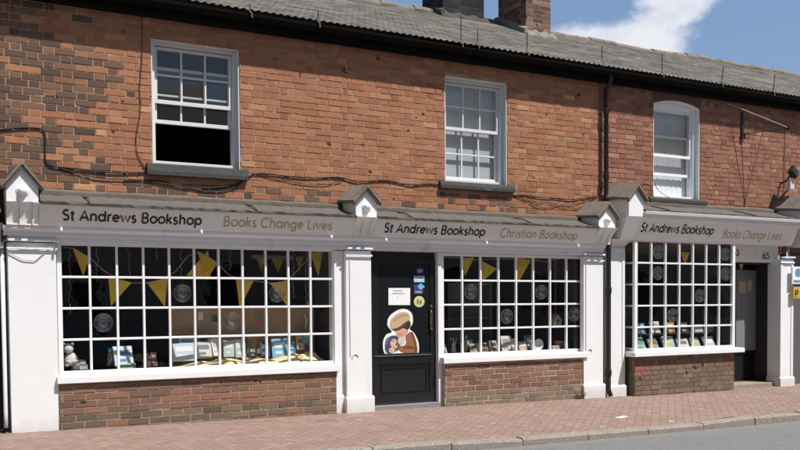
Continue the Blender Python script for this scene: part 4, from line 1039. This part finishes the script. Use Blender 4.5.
ab = thing('aerial_bracket', 'thin bracket of white and black rods meeting in the air, right of the arched window', 'bracket', tuple(at(742, 136, 0)))
a = at(742.5, 112, -.02); b = at(742, 138, -.02); tip = at(789, 128, -.62)
mb = MB(); mb.box(a.x-.025, a.x+.025, -.03, .0, b.z, a.z); mb.box(a.x-.04, a.x+.04, -.05, -.03, b.z-.02, b.z+.08); mb.build('wall_plate', M['black_metal'], ab)
MB().tube([at(727, 103, -.005), tip], .007, 8).build('rod', colour_mat('dull_rod', (.40, .38, .36), .6), ab)
MB().tube([at(743, 134, -.03), tip], .008, 6).build('arm', M['black_metal'], ab)
MB().tube([at(765, 122, -.005), tip], .007, 6).build('arm', M['black_metal'], ab)
MB().tube([at(760, 98, -.02), tip], .004, 6).build('stay', M['cable'], ab)
MB().box(tip.x-.02, tip.x+.02, tip.y-.02, tip.y+.02, tip.z-.03, tip.z+.03).build('clamp', M['black_metal'], ab)

fl = thing('floodlight', 'black square floodlight tilted on a wall bracket above a pale sensor box', 'light', tuple(at(793, 180, 0)))
c = at(794, 172, -.30); rot = Matrix.Rotation(R(45), 3, 'Y') @ Matrix.Rotation(R(-20), 3, 'X')
mb = MB(); mb.box(-.085, .085, -.035, .035, -.085, .085); mb.box(-.07, .07, .035, .075, -.06, .06)
bmesh.ops.transform(mb.bm, matrix=Matrix.Translation(c) @ rot.to_4x4(), verts=mb.bm.verts); mb.build('lamp_housing', M['black_metal'], fl, bevel=.008)
mb = MB(); mb.tube([c + Vector((0, .04, 0)), c + Vector((.02, .15, -.12)), (c.x+.03, -.01, c.z-.16)], .016, 8); mb.tube([(c.x-.03, -.25, c.z-.26), (c.x+.0, -.12, c.z-.34), (c.x+.06, -.01, c.z-.40)], .014, 8); mb.build('bracket_arm', M['black_metal'], fl)
s = at(790.5, 185.5, -.26); mb = MB(); mb.box(s.x-.055, s.x+.055, -.30, -.21, s.z-.075, s.z+.075); mb.build('sensor_box', colour_mat('pale_sensor', (.55, .55, .52), .5), fl, bevel=.012)

def wall_sign(label, x0, x1, y0, y1, mat, marks):
    a, b = at(x0, y1, -.34), at(x1, y0, -.34); t = thing('wall_sign', label, 'sign', (b.x, -.05, a.z))
    MB().box(a.x, b.x, -.34, -.315, a.z, b.z).build('sign_plate', mat, t, bevel=.004)
    mb = MB(); mb.tube([(b.x-.06, -.315, (a.z+b.z)/2), (b.x-.06, -.02, (a.z+b.z)/2)], .014, 8); mb.build('bracket', M['black_metal'], t)
    return t, a, b
t, a, b = wall_sign('white sign with a blue emblem, upper of two at the right edge', 792.5, 809, 267, 284, M['paper'], None)
mb = MB(); mb.lathe([(.001, .004), (.075, .004), (.075, 0), (.001, 0)], (a.x+.14, -.341, b.z-.10), 'y', 24); mb.box(a.x+.03, b.x-.03, -.344, -.341, a.z+.03, a.z+.07); mb.build('sign_emblem', colour_mat('sign_blue', (.12, .28, .46), .5), t)
t, a, b = wall_sign('yellow sign with a black letter, lower of two at the right edge', 793.5, 809, 287, 298.5, colour_mat('sign_yellow', (.48, .35, .04), .5), None)
lettering('P', (a.x+.04, -.341, a.z+.03), (1, 0, 0), (0, 0, 1), .09, .11, M['black_num'], 'sign_letter', t, .08)

# white lamp holders along the cornice
def cornice_lamp(x, y, where):
    p = at(x, y, -.375); t = thing('cornice_light', where, 'light', (p.x, -.355, p.z), 'small white lights along the cornice')
    mb = MB(); mb.lathe([(.001, .034), (.011, .03), (.014, .0), (.010, -.022), (.001, -.022)], (p.x, -.395, p.z-.01), 'z', 12); mb.build('lamp', M['upvc'], t, smooth=True)
    mb = MB(); mb.box(p.x-.008, p.x+.008, -.385, -.352, p.z+.005, p.z+.02); mb.build('arm', M['upvc'], t)
for x, y, wh in ((61, 229.5, 'small white light under the first word of the left sign'), (201, 232, 'small white light under the gap between the two phrases of the left sign'), (331, 237, 'small white light under the last word of the left sign'), (385.5, 240, 'small white light at the start of the middle sign'), (486, 243, 'small white light under the gap in the middle sign'), (577.5, 246, 'small white light at the end of the middle sign beside the third bracket')):
    cornice_lamp(x, y, wh)

# ------------------------------------------------------------------ goods and bunting in the windows
def P3(x, y, Y): return at(x, y, Y)
def bunting(label, Y, string, flags, group=None):
    c = P3(*string[0], Y); t = thing('bunting', label, 'bunting', tuple(c), group)
    MB().tube([P3(x, y, Y) for x, y in string], .004, 5).build('string', M['string'], t)
    for k, tri in enumerate(flags):
        gx, gy = sum(q[0] for q in tri)/3, min(q[1] for q in tri); tri = [(gx+(x-gx)*1.22, gy+(y-gy)*1.12) for x, y in tri]; p = [P3(x, y, Y + .012*((k+i) % 3)) for i, (x, y) in enumerate(tri)]; n = 6
        mb = MB(); a, b, c_ = p; off = Vector((0, .004, 0)); rows = []
        for i in range(n+1):            # a slightly curled cloth triangle
            f = i/n; l_, r_ = a.lerp(c_, f), b.lerp(c_, f); bow = Vector((0, -.02*math.sin(f*3.0), 0))
            rows.append((l_+bow, r_+bow*.3))
        A = [r[0] for r in rows] + [r[1] for r in reversed(rows[:-1])]
        mb.prism(A, [v+off for v in A]); mb.build('pennant', M['yellow'], t)
bunting('yellow bunting strung low across the left shop window with seven large pennants', .12,
    [(64, 247), (76, 249), (90, 258), (104, 271), (118, 279), (130, 283), (146, 283), (160, 280), (175, 272), (188, 256), (200, 252), (215, 261), (228, 274), (240, 280), (256, 281), (270, 283), (284, 282), (298, 270), (312, 254), (330, 248)],
    [[(74, 247), (83, 273), (88, 257)], [(110, 277), (112, 303), (129, 282)], [(149, 282), (166, 278), (164, 304)], [(189, 273), (207, 250), (209, 275)], [(199, 251), (216, 262), (206, 277)], [(237, 279), (252, 280), (240, 305)], [(272, 283), (288, 280), (286, 303)], [(311, 252), (322, 250), (318, 274)]])
bunting('small yellow bunting hung farther back under the ceiling light of the left shop', 1.1,
    [(250, 256), (263, 258), (278, 259), (292, 258), (306, 256)], [[(257, 257), (264, 257.5), (261, 271)], [(272, 258), (283, 258), (278, 271)], [(296, 257.5), (303, 257), (299, 269)]])
bunting('yellow bunting with three pennants across the top of the middle shop window', .15,
    [(443, 257), (462, 258), (478, 260), (492, 259), (510, 259), (526, 258), (545, 262), (562, 258), (581, 257)],
    [[(462, 258), (473, 257), (465, 274)], [(483, 261), (495, 268), (481, 281)], [(516, 257), (529, 260), (518, 281)]])
bunting('yellow bunting with one pennant showing in the bay window', .05,
    [(640, 244), (660, 243), (682, 243), (700, 244), (728, 246)], [[(678, 243), (691, 243.5), (685, 263)]])
bunting('single yellow pennant hanging in the top of the open doorway', .12, [(735, 258), (742, 259), (752, 258.5), (768, 259)], [[(737.5, 258.5), (744, 259), (741, 269)]])
random.seed(11)
def light_string(label, Y, x, y0, y1, amp=1.5):
    pts = []; y = y0; k = 0
    while y < y1: pts.append(P3(x+random.uniform(-amp, amp), y, Y+random.uniform(-.02, .02))); y += random.uniform(1.4, 3.4)
    o = MB().tube(pts, .0023, 5).build('light_string', M['wire_white'], None, smooth=True); tag(o, label, 'lights', 'white icicle lights in the left shop window')
for x, y1, lb in ((70, 314, 'white icicle light string dangling longest, in the leftmost column of panes'), (97, 283, 'white icicle light string in front of the second column of panes, left shop'), (129, 276, 'white icicle light string right of the second low pennant, left shop'), (156, 262, 'short white icicle light string above the third pennant, left shop'), (181, 280, 'white icicle light string in the middle of the left shop window'), (230, 272, 'white icicle light string left of the hanging ceiling light, left shop'), (293, 300, 'white icicle light string beside the round bulb pane on the right, left shop'), (306, 330, 'white icicle light string hanging far down near the right end, left shop')):
    light_string(lb, .06, x, 247, y1)
# fluorescent fitting deep inside
a, b = P3(253, 259, 1.6), P3(301, 256, 1.6)
t = thing('ceiling_light', 'long white light fitting hanging inside the left shop near its ceiling', 'light', tuple(a))
MB().box(a.x, b.x, 1.56, 1.66, a.z, b.z).build('fitting', M['upvc'], t, bevel=.01); MB().tube([(a.x+.2, 1.6, b.z), (a.x+.2, 1.6, 2.19)], .006, 6).build('rod', M['steel'], t); MB().tube([(b.x-.2, 1.6, b.z), (b.x-.2, 1.6, 2.19)], .006, 6).build('rod', M['steel'], t)

def book(label, x0, x1, y0, y1, Y, cover, lean=14, yaw=0, mark=None, group=None, thick=.028):
    """a book standing on the shelf, leaning back: cover with a printed block, page edges between the boards"""
    a, b = P3(x0, y1, Y), P3(x1, y0, Y); w_, h = b.x-a.x, b.z-a.z
    t = thing('book', label, 'book', (a.x+w_/2, Y, a.z), group)
    L_ = Matrix.Translation((a.x+w_/2, Y, a.z)) @ Matrix.Rotation(R(yaw), 4, 'Z') @ Matrix.Rotation(R(-lean), 4, 'X')
    def add(name, mat, *bx, par=t):
        mb = MB(); mb.box(*bx); bmesh.ops.transform(mb.bm, matrix=L_, verts=mb.bm.verts); return mb.build(name, mat, par)
    c = colour_mat('cover_%d_%d_%d' % tuple(int(v*99) for v in cover), cover, .4)
    cv = add('cover', c, -w_/2, w_/2, -.004, 0, 0, h); add('back_cover', c, -w_/2, w_/2, thick, thick+.004, 0, h)
    add('pages', M['paper'], -w_/2+.004, w_/2-.004, .0005, thick-.0005, .004, h-.004)
    if mark:
        m = colour_mat('print_%d_%d_%d' % tuple(int(v*99) for v in mark), mark, .5)
        add('cover_print', m, -w_*.36, w_*.36, -.0055, -.0045, h*.52, h*.80, par=cv); add('cover_print', m, -w_*.30, w_*.12, -.0055, -.0045, h*.20, h*.34, par=cv)
def cloth_heap(name, label, x0, x1, ybase, Y0, Y1, hgt, seed):
    a, b = P3(x0, ybase, Y0), P3(x1, ybase, Y0); rr = random.Random(seed); nx, ny = 60, 14; mb = MB(); V = []
    ph = [(rr.uniform(4, 22), rr.uniform(3, 16), rr.uniform(0, 6), rr.uniform(.3, 1)) for _ in range(9)]
    for i in range(nx+1):
        row = []
        for j in range(ny+1):
            u, v = i/nx, j/ny; x = a.x+(b.x-a.x)*u; y = Y0+(Y1-Y0)*v
            e = min(1, 7*u, 7*(1-u))*min(1, 3*v+.05, 4*(1-v)+.3); f = sum(k*math.sin(p*u*2.2+q_*v+r_) for p, q_, r_, k in ph)/4
            row.append(mb.bm.verts.new((x, y + .02*math.sin(9*u+4*f), .594 + hgt*e*max(.12, .55+.42*f))))
        V.append(row)
    for i in range(nx):
        for j in range(ny): mb.bm.faces.new((V[i][j], V[i+1][j], V[i+1][j+1], V[i][j+1]))
    return tag(mb.build(name, M['cream_cloth'], None, smooth=True), label, 'cloth')
cloth_heap('draped_cloth', 'crumpled cream cloth spread along the floor of the left shop window', 171, 332, 365, -.10, .34, .13, 3)
cloth_heap('draped_cloth', 'higher bunched end of cream cloth in the right corner of the left shop window', 288, 328, 362, .0, .36, .19, 8)
def box_thing(name, label, cat, x0, x1, y0, y1, Y, dp, mat, group=None, flap=True):
    a, b = P3(x0, y1, Y), P3(x1, y0, Y); t = thing(name, label, cat, ((a.x+b.x)/2, Y+dp/2, a.z), group)
    MB().box(a.x, b.x, Y, Y+dp, a.z, b.z).build('body', mat, t, bevel=.004)
    if flap:
        mb = MB(); mb.prism([(a.x, Y-.002, b.z), (b.x, Y-.002, b.z), (b.x, Y-.004, b.z-.004), (a.x, Y-.004, b.z-.004)], [(a.x, Y-.05, b.z+.04), (b.x, Y-.05, b.z+.045), (b.x, Y-.053, b.z+.041), (a.x, Y-.053, b.z+.036)]); mb.build('flap', mat, t)
        MB().box((a.x+b.x)/2-.02, (a.x+b.x)/2+.02, Y-.003, Y-.001, a.z, b.z-.006).build('tape', M['beige_paper'], t)
def sheet_thing(name, label, cat, x0, x1, y0, y1, Y, mat, mark=None):
    a, b = P3(x0, y1, Y), P3(x1, y0, Y); t = thing(name, label, cat, ((a.x+b.x)/2, Y, a.z)); MB().box(a.x, b.x, Y, Y+.004, a.z, b.z).build('sheet', mat, t)
    if mark: w_ = b.x-a.x; h = b.z-a.z; MB().box(a.x+w_*.18, b.x-w_*.18, Y-.003, Y-.0005, a.z+h*.35, b.z-h*.2).build('print', mark, t)
sheet_thing('paper_notice', 'beige notice pinned at the left end of the brown display board', 'notice', 176, 187, 312, 327, .492, M['beige_paper'], M['card'])
sheet_thing('paper_notice', 'narrow pale notice second along the brown display board', 'notice', 197, 204, 309, 326, .492, M['beige_paper'], M['paper'])
sheet_thing('paper_notice', 'dark-bordered notice third along the brown display board', 'notice', 211, 219, 312, 327, .492, M['beige_paper'], colour_mat('dull_photo', (.12, .10, .09)))
sheet_thing('poster', 'pink and green poster on the right of the brown display board', 'poster', 255, 263, 311, 324, .492, colour_mat('poster_pink', (.55, .16, .14)), colour_mat('poster_green', (.12, .32, .22)))
box_thing('cardboard_box', 'brown cardboard box standing below the pink and green poster', 'box', 247, 261, 339, 357, .36, .12, colour_mat('card_light', (.36, .24, .12), .9))
book('white and blue picture book open against the glass in the third column, left shop', 115, 134, 345, 366, .08, (.55, .63, .70), 20, 8, (.10, .22, .38))
book('green topped book lying below the picture book, left shop', 118, 136, 362, 369, .0, (.32, .40, .26), 40)
book('tall pale blue book leaning at the left end of the cream cloth', 173, 196, 342, 361, .16, (.50, .60, .68), 18, -6, (.75, .78, .80))
book('white book with a dark picture in the middle of the left window', 197, 212, 341, 358, .18, (.62, .62, .60), 16, 4, (.18, .20, .24))
book('slim pale green book standing beside the cardboard box', 236, 246, 339, 358, .2, (.42, .50, .50), 12, 0, (.70, .72, .70))
book('dark blue book right of the cardboard box', 262, 270, 341, 357, .2, (.04, .08, .20), 14, 5, (.5, .55, .6))
book('blue and white book leaning before the bunched cloth, left shop', 273, 288, 338, 358, .22, (.20, .42, .60), 16, -5, (.72, .76, .80))
book('small teal book high at the right of the left shop window', 303, 311, 332, 344, .30, (.05, .30, .32), 10, 0, (.4, .5, .5))
for lb, x0, x1, y0, y1, Y, cv, ln, yw, mk in (
    ('white folder standing behind the tall pale blue book, left shop', 180, 194, 336, 352, .30, (.66, .68, .70), 10, 4, (.30, .36, .44)),
    ('grey magazine with a black picture behind the cream cloth, left shop', 198, 209, 334, 349, .32, (.40, .43, .46), 8, -5, (.06, .07, .09)),
    ('thin white card tipped sideways just right of the magazine, left shop', 213, 221, 338, 356, .20, (.70, .70, .68), 16, 22, (.45, .50, .55)),
    ('pale green gift book between white card and slim green book, left shop', 224, 234, 340, 357, .22, (.46, .54, .50), 14, -12, (.74, .74, .66)),
    ('black and silver book standing before the cardboard box, left shop', 250, 257, 346, 358, .20, (.05, .05, .06), 18, 6, (.55, .55, .55)),
    ('bright blue slim book right of the blue and white one, left shop', 289, 296, 342, 356, .26, (.08, .26, .50), 12, 10, (.6, .62, .6)),
    ('cream paperback propped behind the bunched cloth, left shop', 297, 304, 336, 350, .34, (.58, .50, .36), 8, -4, (.28, .18, .10)),
    ('dark red booklet low in the fourth column of the left shop', 148, 158, 352, 366, .14, (.14, .04, .04), 20, 10, (.42, .36, .28))):
    book(lb, x0, x1, y0, y1, Y, cv, ln, yw, mk)
# water bottle and soft toy in the left corner
c = P3(110, 366, .1); t = thing('bottle', 'blue capped water bottle between second and third columns, left shop', 'bottle', tuple(c)); rr_ = .032
mb = MB(); mb.lathe([(.001, 0), (rr_, 0), (rr_, .13), (.018, .165), (.018, .18), (.001, .18)], c, 'z', 18); mb.build('body', M['glass_bull'], t, smooth=True); mb = MB(); mb.lathe([(.021, .17), (.021, .21), (.001, .21), (.001, .17)], c, 'z', 14); mb.build('cap', colour_mat('cap_blue', (.05, .22, .40)), t)
c = P3(71, 366, .12); t = thing('soft_toy', 'white soft toy slumped in the bottom left pane of the left shop', 'toy', tuple(c)); wool = colour_mat('toy_wool', (.62, .60, .56), .95)
mb = MB(); mb.lathe([(.001, 0), (.07, .01), (.085, .06), (.07, .12), (.045, .15), (.001, .16)], c, 'z', 18); mb.build('body', wool, t, smooth=True)
mb = MB(); mb.lathe([(.001, -.06), (.05, -.035), (.06, 0), (.05, .035), (.001, .06)], c + Vector((-.03, -.03, .20)), 'z', 16); mb.build('head', wool, t, smooth=True)
for s_ in (-1, 1):
    mb = MB(); mb.lathe([(.001, -.02), (.018, -.01), (.018, .01), (.001, .02)], c + Vector((-.03+s_*.045, -.03, .25)), 'z', 10); mb.build('ear', wool, t, smooth=True)
    mb = MB(); mb.tube([c + Vector((s_*.03, -.05, .04)), c + Vector((s_*.06, -.12, .03)), c + Vector((s_*.065, -.15, .035))], [.035, .032, .022], 10); mb.build('leg', wool, t, smooth=True)
for k, (lb, x0, x1, y, cv) in enumerate((('grey book at the foot of a flat pile beside the soft toy', 72, 89, 366.5, (.30, .30, .30)), ('white book in the middle of a flat pile beside the soft toy', 73, 88, 362.5, (.66, .66, .63)), ('dark book on top of a flat pile beside the soft toy', 74, 86, 358.5, (.14, .13, .13)))):
    a = P3(x0, y, .06); b = P3(x1, y, .06); t = thing('book', lb, 'book', (a.x, .06, a.z)); z = .592+.05*k
    c_ = colour_mat('pile_%d' % k, cv, .5); MB().box(a.x, b.x, .06, .26, z, z+.006).build('cover', c_, t); MB().box(a.x, b.x, .06, .26, z+.04, z+.046).build('back_cover', c_, t); MB().box(a.x+.004, b.x-.004, .064, .256, z+.0065, z+.0395).build('pages', M['paper'], t)

# middle shop
def vase(label, x, y, Y, h, r):
    c = P3(x, y, Y); t = thing('glass_vase', label, 'vase', tuple(c)); mb = MB(); mb.lathe([(.001, .003), (r*.8, .0), (r, h*.25), (r*.72, h*.7), (r*.95, h), (r*.88, h), (r*.64, h*.7), (r*.9, h*.25), (.001, .02)], c, 'z', 20); mb.build('body', M['glass_bull'], t, smooth=True)
    mb = MB()
    for k in range(5): mb.tube([c + Vector((0, 0, .03)), c + Vector((.03*math.cos(k*2.1), .03*math.sin(k*2.1), h*1.05)), c + Vector((.06*math.cos(k*2.1), .05*math.sin(k*2.1), h*1.35))], .005, 5)
    mb.build('dried_stems', M['beige_paper'], t)
vase('clear glass vase of pale stems, left of a pair in the middle shop', 453.5, 354, .1, .17, .045); vase('clear glass vase of pale stems, right of a pair in the middle shop', 463.5, 353.5, .12, .19, .048)
book('pale card leaning at the far left foot of the middle shop window', 443, 448, 343, 354, .1, (.55, .52, .48), 18, 20)
book('cream card standing right of the two glass vases', 471, 478, 343, 353, .14, (.42, .36, .30), 22, -16, (.2, .16, .13))
book('tan book tilted beside the cream card in the middle shop', 480, 490, 342, 353, .10, (.40, .31, .22), 24, 12, (.15, .1, .08))
book('white open booklet standing under the bullseye pane of the fourth column', 503, 512, 335, 352, .12, (.60, .58, .55), 20, -14, (.3, .27, .25))
book('brown book standing right of the white booklet', 513, 519, 338, 352, .16, (.25, .15, .10), 14, 6)
book('white card near the round plate in the middle shop', 532, 537, 340, 351, .12, (.62, .60, .57), 18, 10)
c = P3(538, 350.5, .16); t = thing('plate', 'round white plate standing on edge in the middle shop window', 'plate', tuple(c)); mb = MB(); mb.lathe([(.001, .0), (.055, .004), (.085, .016), (.088, .018), (.06, -.004), (.001, -.006)], c + Vector((0, 0, .09)), 'y', 28); mb.build('dish', M['paper'], t, smooth=True); mb = MB(); mb.tube([c + Vector((-.05, -.02, .0)), c + Vector((-.03, .03, .05))], .006, 6); mb.tube([c + Vector((.05, -.02, .0)), c + Vector((.03, .03, .05)), c + Vector((-.03, .03, .05))], .006, 6); mb.build('stand', M['dark_timber'], t)
c = P3(558.5, 349.5, .16); t = thing('flower_pot', 'orange terracotta flower pot in the middle shop window', 'pot', tuple(c)); mb = MB(); mb.lathe([(.001, 0), (.05, 0), (.066, .10), (.074, .10), (.074, .135), (.066, .135), (.055, .03), (.001, .03)], c, 'z', 24); mb.build('pot', M['terracotta'], t)
mb = MB(); mb.lathe([(.001, .11), (.063, .11), (.063, .118), (.001, .118)], c, 'z', 20); mb.build('soil', M['dark_timber'], t)
book('small white card in front of the terracotta pot', 553, 560, 345, 350, .06, (.62, .60, .55), 25)
a = P3(555.5, 326, .2); t = thing('bird_house', 'cream wooden bird house hanging in the seventh column of the middle shop', 'bird house', tuple(a)); mb = MB(); mb.prof_y([(a.x-.065, a.z), (a.x+.065, a.z), (a.x+.075, a.z+.10), (a.x, a.z+.18), (a.x-.075, a.z+.10)], .14, .26); hb = mb.build('body', M['beige_paper'], t, bevel=.004)
mb = MB(); mb.tube([(a.x, .2, a.z+.18), (a.x, .2, 2.19)], .003, 5); mb.build('string', M['string'], t); mb = MB(); mb.lathe([(.001, .003), (.022, .003), (.022, 0), (.001, 0)], (a.x, .139, a.z+.08), 'y', 16); mb.build('hole', M['dark_timber'], t)
a, b = P3(570, 349, .42), P3(574, 283, .42); t = thing('shelf_post', 'yellowish timber post just inside the right end of the middle shop window', 'post', (a.x, .42, .62)); MB().box(a.x, b.x, .42, .46, .622, 2.188).build('post', colour_mat('warm_post', (.42, .29, .12), .7), t, bevel=.003); MB().box(b.x+.002, b.x+.09, .42, .46, .622, 2.188).build('side_board', colour_mat('warm_board', (.14, .09, .05), .7), t)
a, b = P3(450, 283, 1.2), P3(490, 281, 1.2)
t = thing('bookcase', 'dim grey bookcase standing inside the middle shop behind the vases', 'bookcase', (a.x, 1.3, -.08)); cs = colour_mat('dim_shelf', (.24, .24, .23), .7)
MB().box(a.x, b.x, 1.46, 1.49, -.08, a.z).build('back', cs, t)
for z in (.3, .75, 1.15, a.z): MB().box(a.x, b.x, 1.2, 1.458, z-.03, z).build('shelf', cs, t)
for xx in (a.x-.035, b.x+.003): MB().box(xx, xx+.032, 1.2, 1.49, -.08, a.z).build('side_panel', cs, t)

for lb, x0, x1, y0, y1, Y, cv, ln, yw, mk in (
    ('dark green book at the back between the two glass vases and cream card', 467, 473, 338, 352, .24, (.05, .12, .08), 8, 0, (.4, .38, .3)),
    ('grey card with a black drawing, leaning left of the white booklet', 491, 499, 340, 352, .18, (.40, .39, .37), 18, 14, (.06, .06, .06)),
    ('pale pink card standing left of the round white plate', 520, 527, 341, 352, .10, (.52, .36, .32), 20, -8, (.7, .68, .64)),
    ('black framed card behind the round plate, middle shop', 526, 533, 335, 349, .28, (.03, .03, .03), 8, 4, (.55, .52, .48)),
    ('small grey book beside the timber post, middle shop', 564, 569, 341, 350, .14, (.30, .31, .33), 18, -6, (.6, .6, .6)),
    ('white leaflet tipped against the glass in the fifth column, middle shop', 514, 520, 344, 353, .02, (.68, .67, .64), 26, 18, (.3, .34, .42))):
    book(lb, x0, x1, y0, y1, Y, cv, ln, yw, mk)
# bay window: a row of books leaning along the sill, one higher up
rowb = [('blue and green book at the left end of the row in the bay window', 638.5, 648, 336, 352, (.30, .42, .50), (.12, .28, .10)), ('white book with a yellow foot, second in the row in the bay window', 652, 661, 337, 352, (.66, .66, .62), (.55, .42, .08)), ('pale blue book over yellow, third in the row in the bay window', 666, 676, 335, 351, (.28, .45, .62), (.62, .52, .12)), ('white book with dark lines, fourth in the row in the bay window', 680, 690, 337, 351, (.66, .65, .60), (.16, .16, .14)), ('grey and yellow book, fifth in the row in the bay window', 694, 703, 336, 350.5, (.40, .42, .42), (.60, .46, .10)), ('pale grey book, sixth in the row in the bay window', 707, 717, 335, 350.5, (.52, .54, .56), (.72, .72, .70))]
for lb, x0, x1, y0, y1, cv, mk in rowb: book(lb, x0, x1, y0, y1, -.18, cv, 26, random.uniform(-8, 8), mk)
book('small yellow book at the right end of the row in the bay window', 721, 727, 343, 350, -.18, (.60, .44, .08), 22)
book('white book standing on the raised rack in the second column of the bay', 652, 661, 321, 333, -.02, (.60, .60, .56), 14, 6, (.30, .38, .30))
book('pale book standing on the raised rack in the fifth column of the bay', 694, 703, 324, 333, -.02, (.40, .44, .50), 14, -4, (.55, .55, .55))
for lb, x0, x1, y0, y1, cv, mk in (
    ('blue booklet on the raised rack in the first column of the bay', 639, 646, 323, 334, (.10, .22, .40), (.6, .62, .62)),
    ('orange and white book on the raised rack in the third column of the bay', 667, 675, 322, 333, (.52, .24, .06), (.7, .68, .62)),
    ('dark book with a pale block on the raised rack, fourth column of the bay', 681, 689, 322, 333, (.05, .05, .06), (.5, .5, .48)),
    ('green paperback on the raised rack in the sixth column of the bay', 708, 715, 323, 333, (.12, .26, .14), (.62, .6, .5)),
    ('cream book at the right end of the raised rack in the bay', 719, 726, 324, 333, (.56, .50, .38), (.2, .14, .1))):
    book(lb, x0, x1, y0, y1, -.02, cv, 14, random.uniform(-8, 8), mk)
a, b = P3(640, 334, -.06), P3(729, 333, -.06); t = thing('display_rack', 'low dark rack behind the row of books in the bay window', 'rack', (a.x, 0, .59)); MB().box(a.x, b.x, -.06, .10, a.z-.02, a.z).build('shelf', M['dark_timber'], t); MB().box(a.x, a.x+.02, -.06, .10, .592, a.z-.021).build('leg', M['dark_timber'], t); MB().box(b.x-.02, b.x, -.06, .10, .592, a.z-.021).build('leg', M['dark_timber'], t)

# ------------------------------------------------------------------ houses across the road, behind the camera: what the panes mirror
ho = thing('terraced_house', 'dim row house across the road, seen only as reflections in the panes', 'house', (4, -14, 0))
MB().box(-22, 34, -14.2, -13.9, -.6, 6.6).build('wall', colour_mat('shaded_render', (.60, .58, .54), .9), ho)
mb = MB(); mb.prism([(-22, -13.6, 6.5), (-22, -17, 8.6), (-22, -20.4, 6.5)], [(34, -13.6, 6.5), (34, -17, 8.6), (34, -20.4, 6.5)]); mb.build('roof', M['ridge'], ho)
for k in range(14):
    x = -20+k*3.8
    for z in (.9, 3.9):
        f = MB().box(x, x+1.2, -13.895, -13.85, z, z+1.6).build('window', M['white'], ho); MB().box(x+.08, x+1.12, -13.849, -13.845, z+.08, z+1.52).build('pane', colour_mat('mirror_pane', (.02, .02, .025), .05), f)

# dry weeds in the corner by the third pilaster
c = Vector((at(578, 398, -.28).x, -.30, gz(8.5)-.01)); rr = random.Random(4); mb = MB()
for k in range(46):
    a = rr.uniform(0, 6.28); l_ = rr.uniform(.04, .16); b0 = c + Vector((rr.uniform(-.07, .07), rr.uniform(-.03, .02), 0)); d = Vector((math.cos(a)*.5, math.sin(a)*.35-.15, 1)).normalized()
    mb.tube([b0, b0 + d*l_*.6, b0 + d*l_ + Vector((math.cos(a)*.03, -.01, -.015))], [.004, .003, .0012], 4)
tag(mb.build('weed', colour_mat('dry_weed', (.13, .095, .055), .95), None), 'dry brown weeds at the wall foot beside the double plinth and drainpipe', 'weeds')
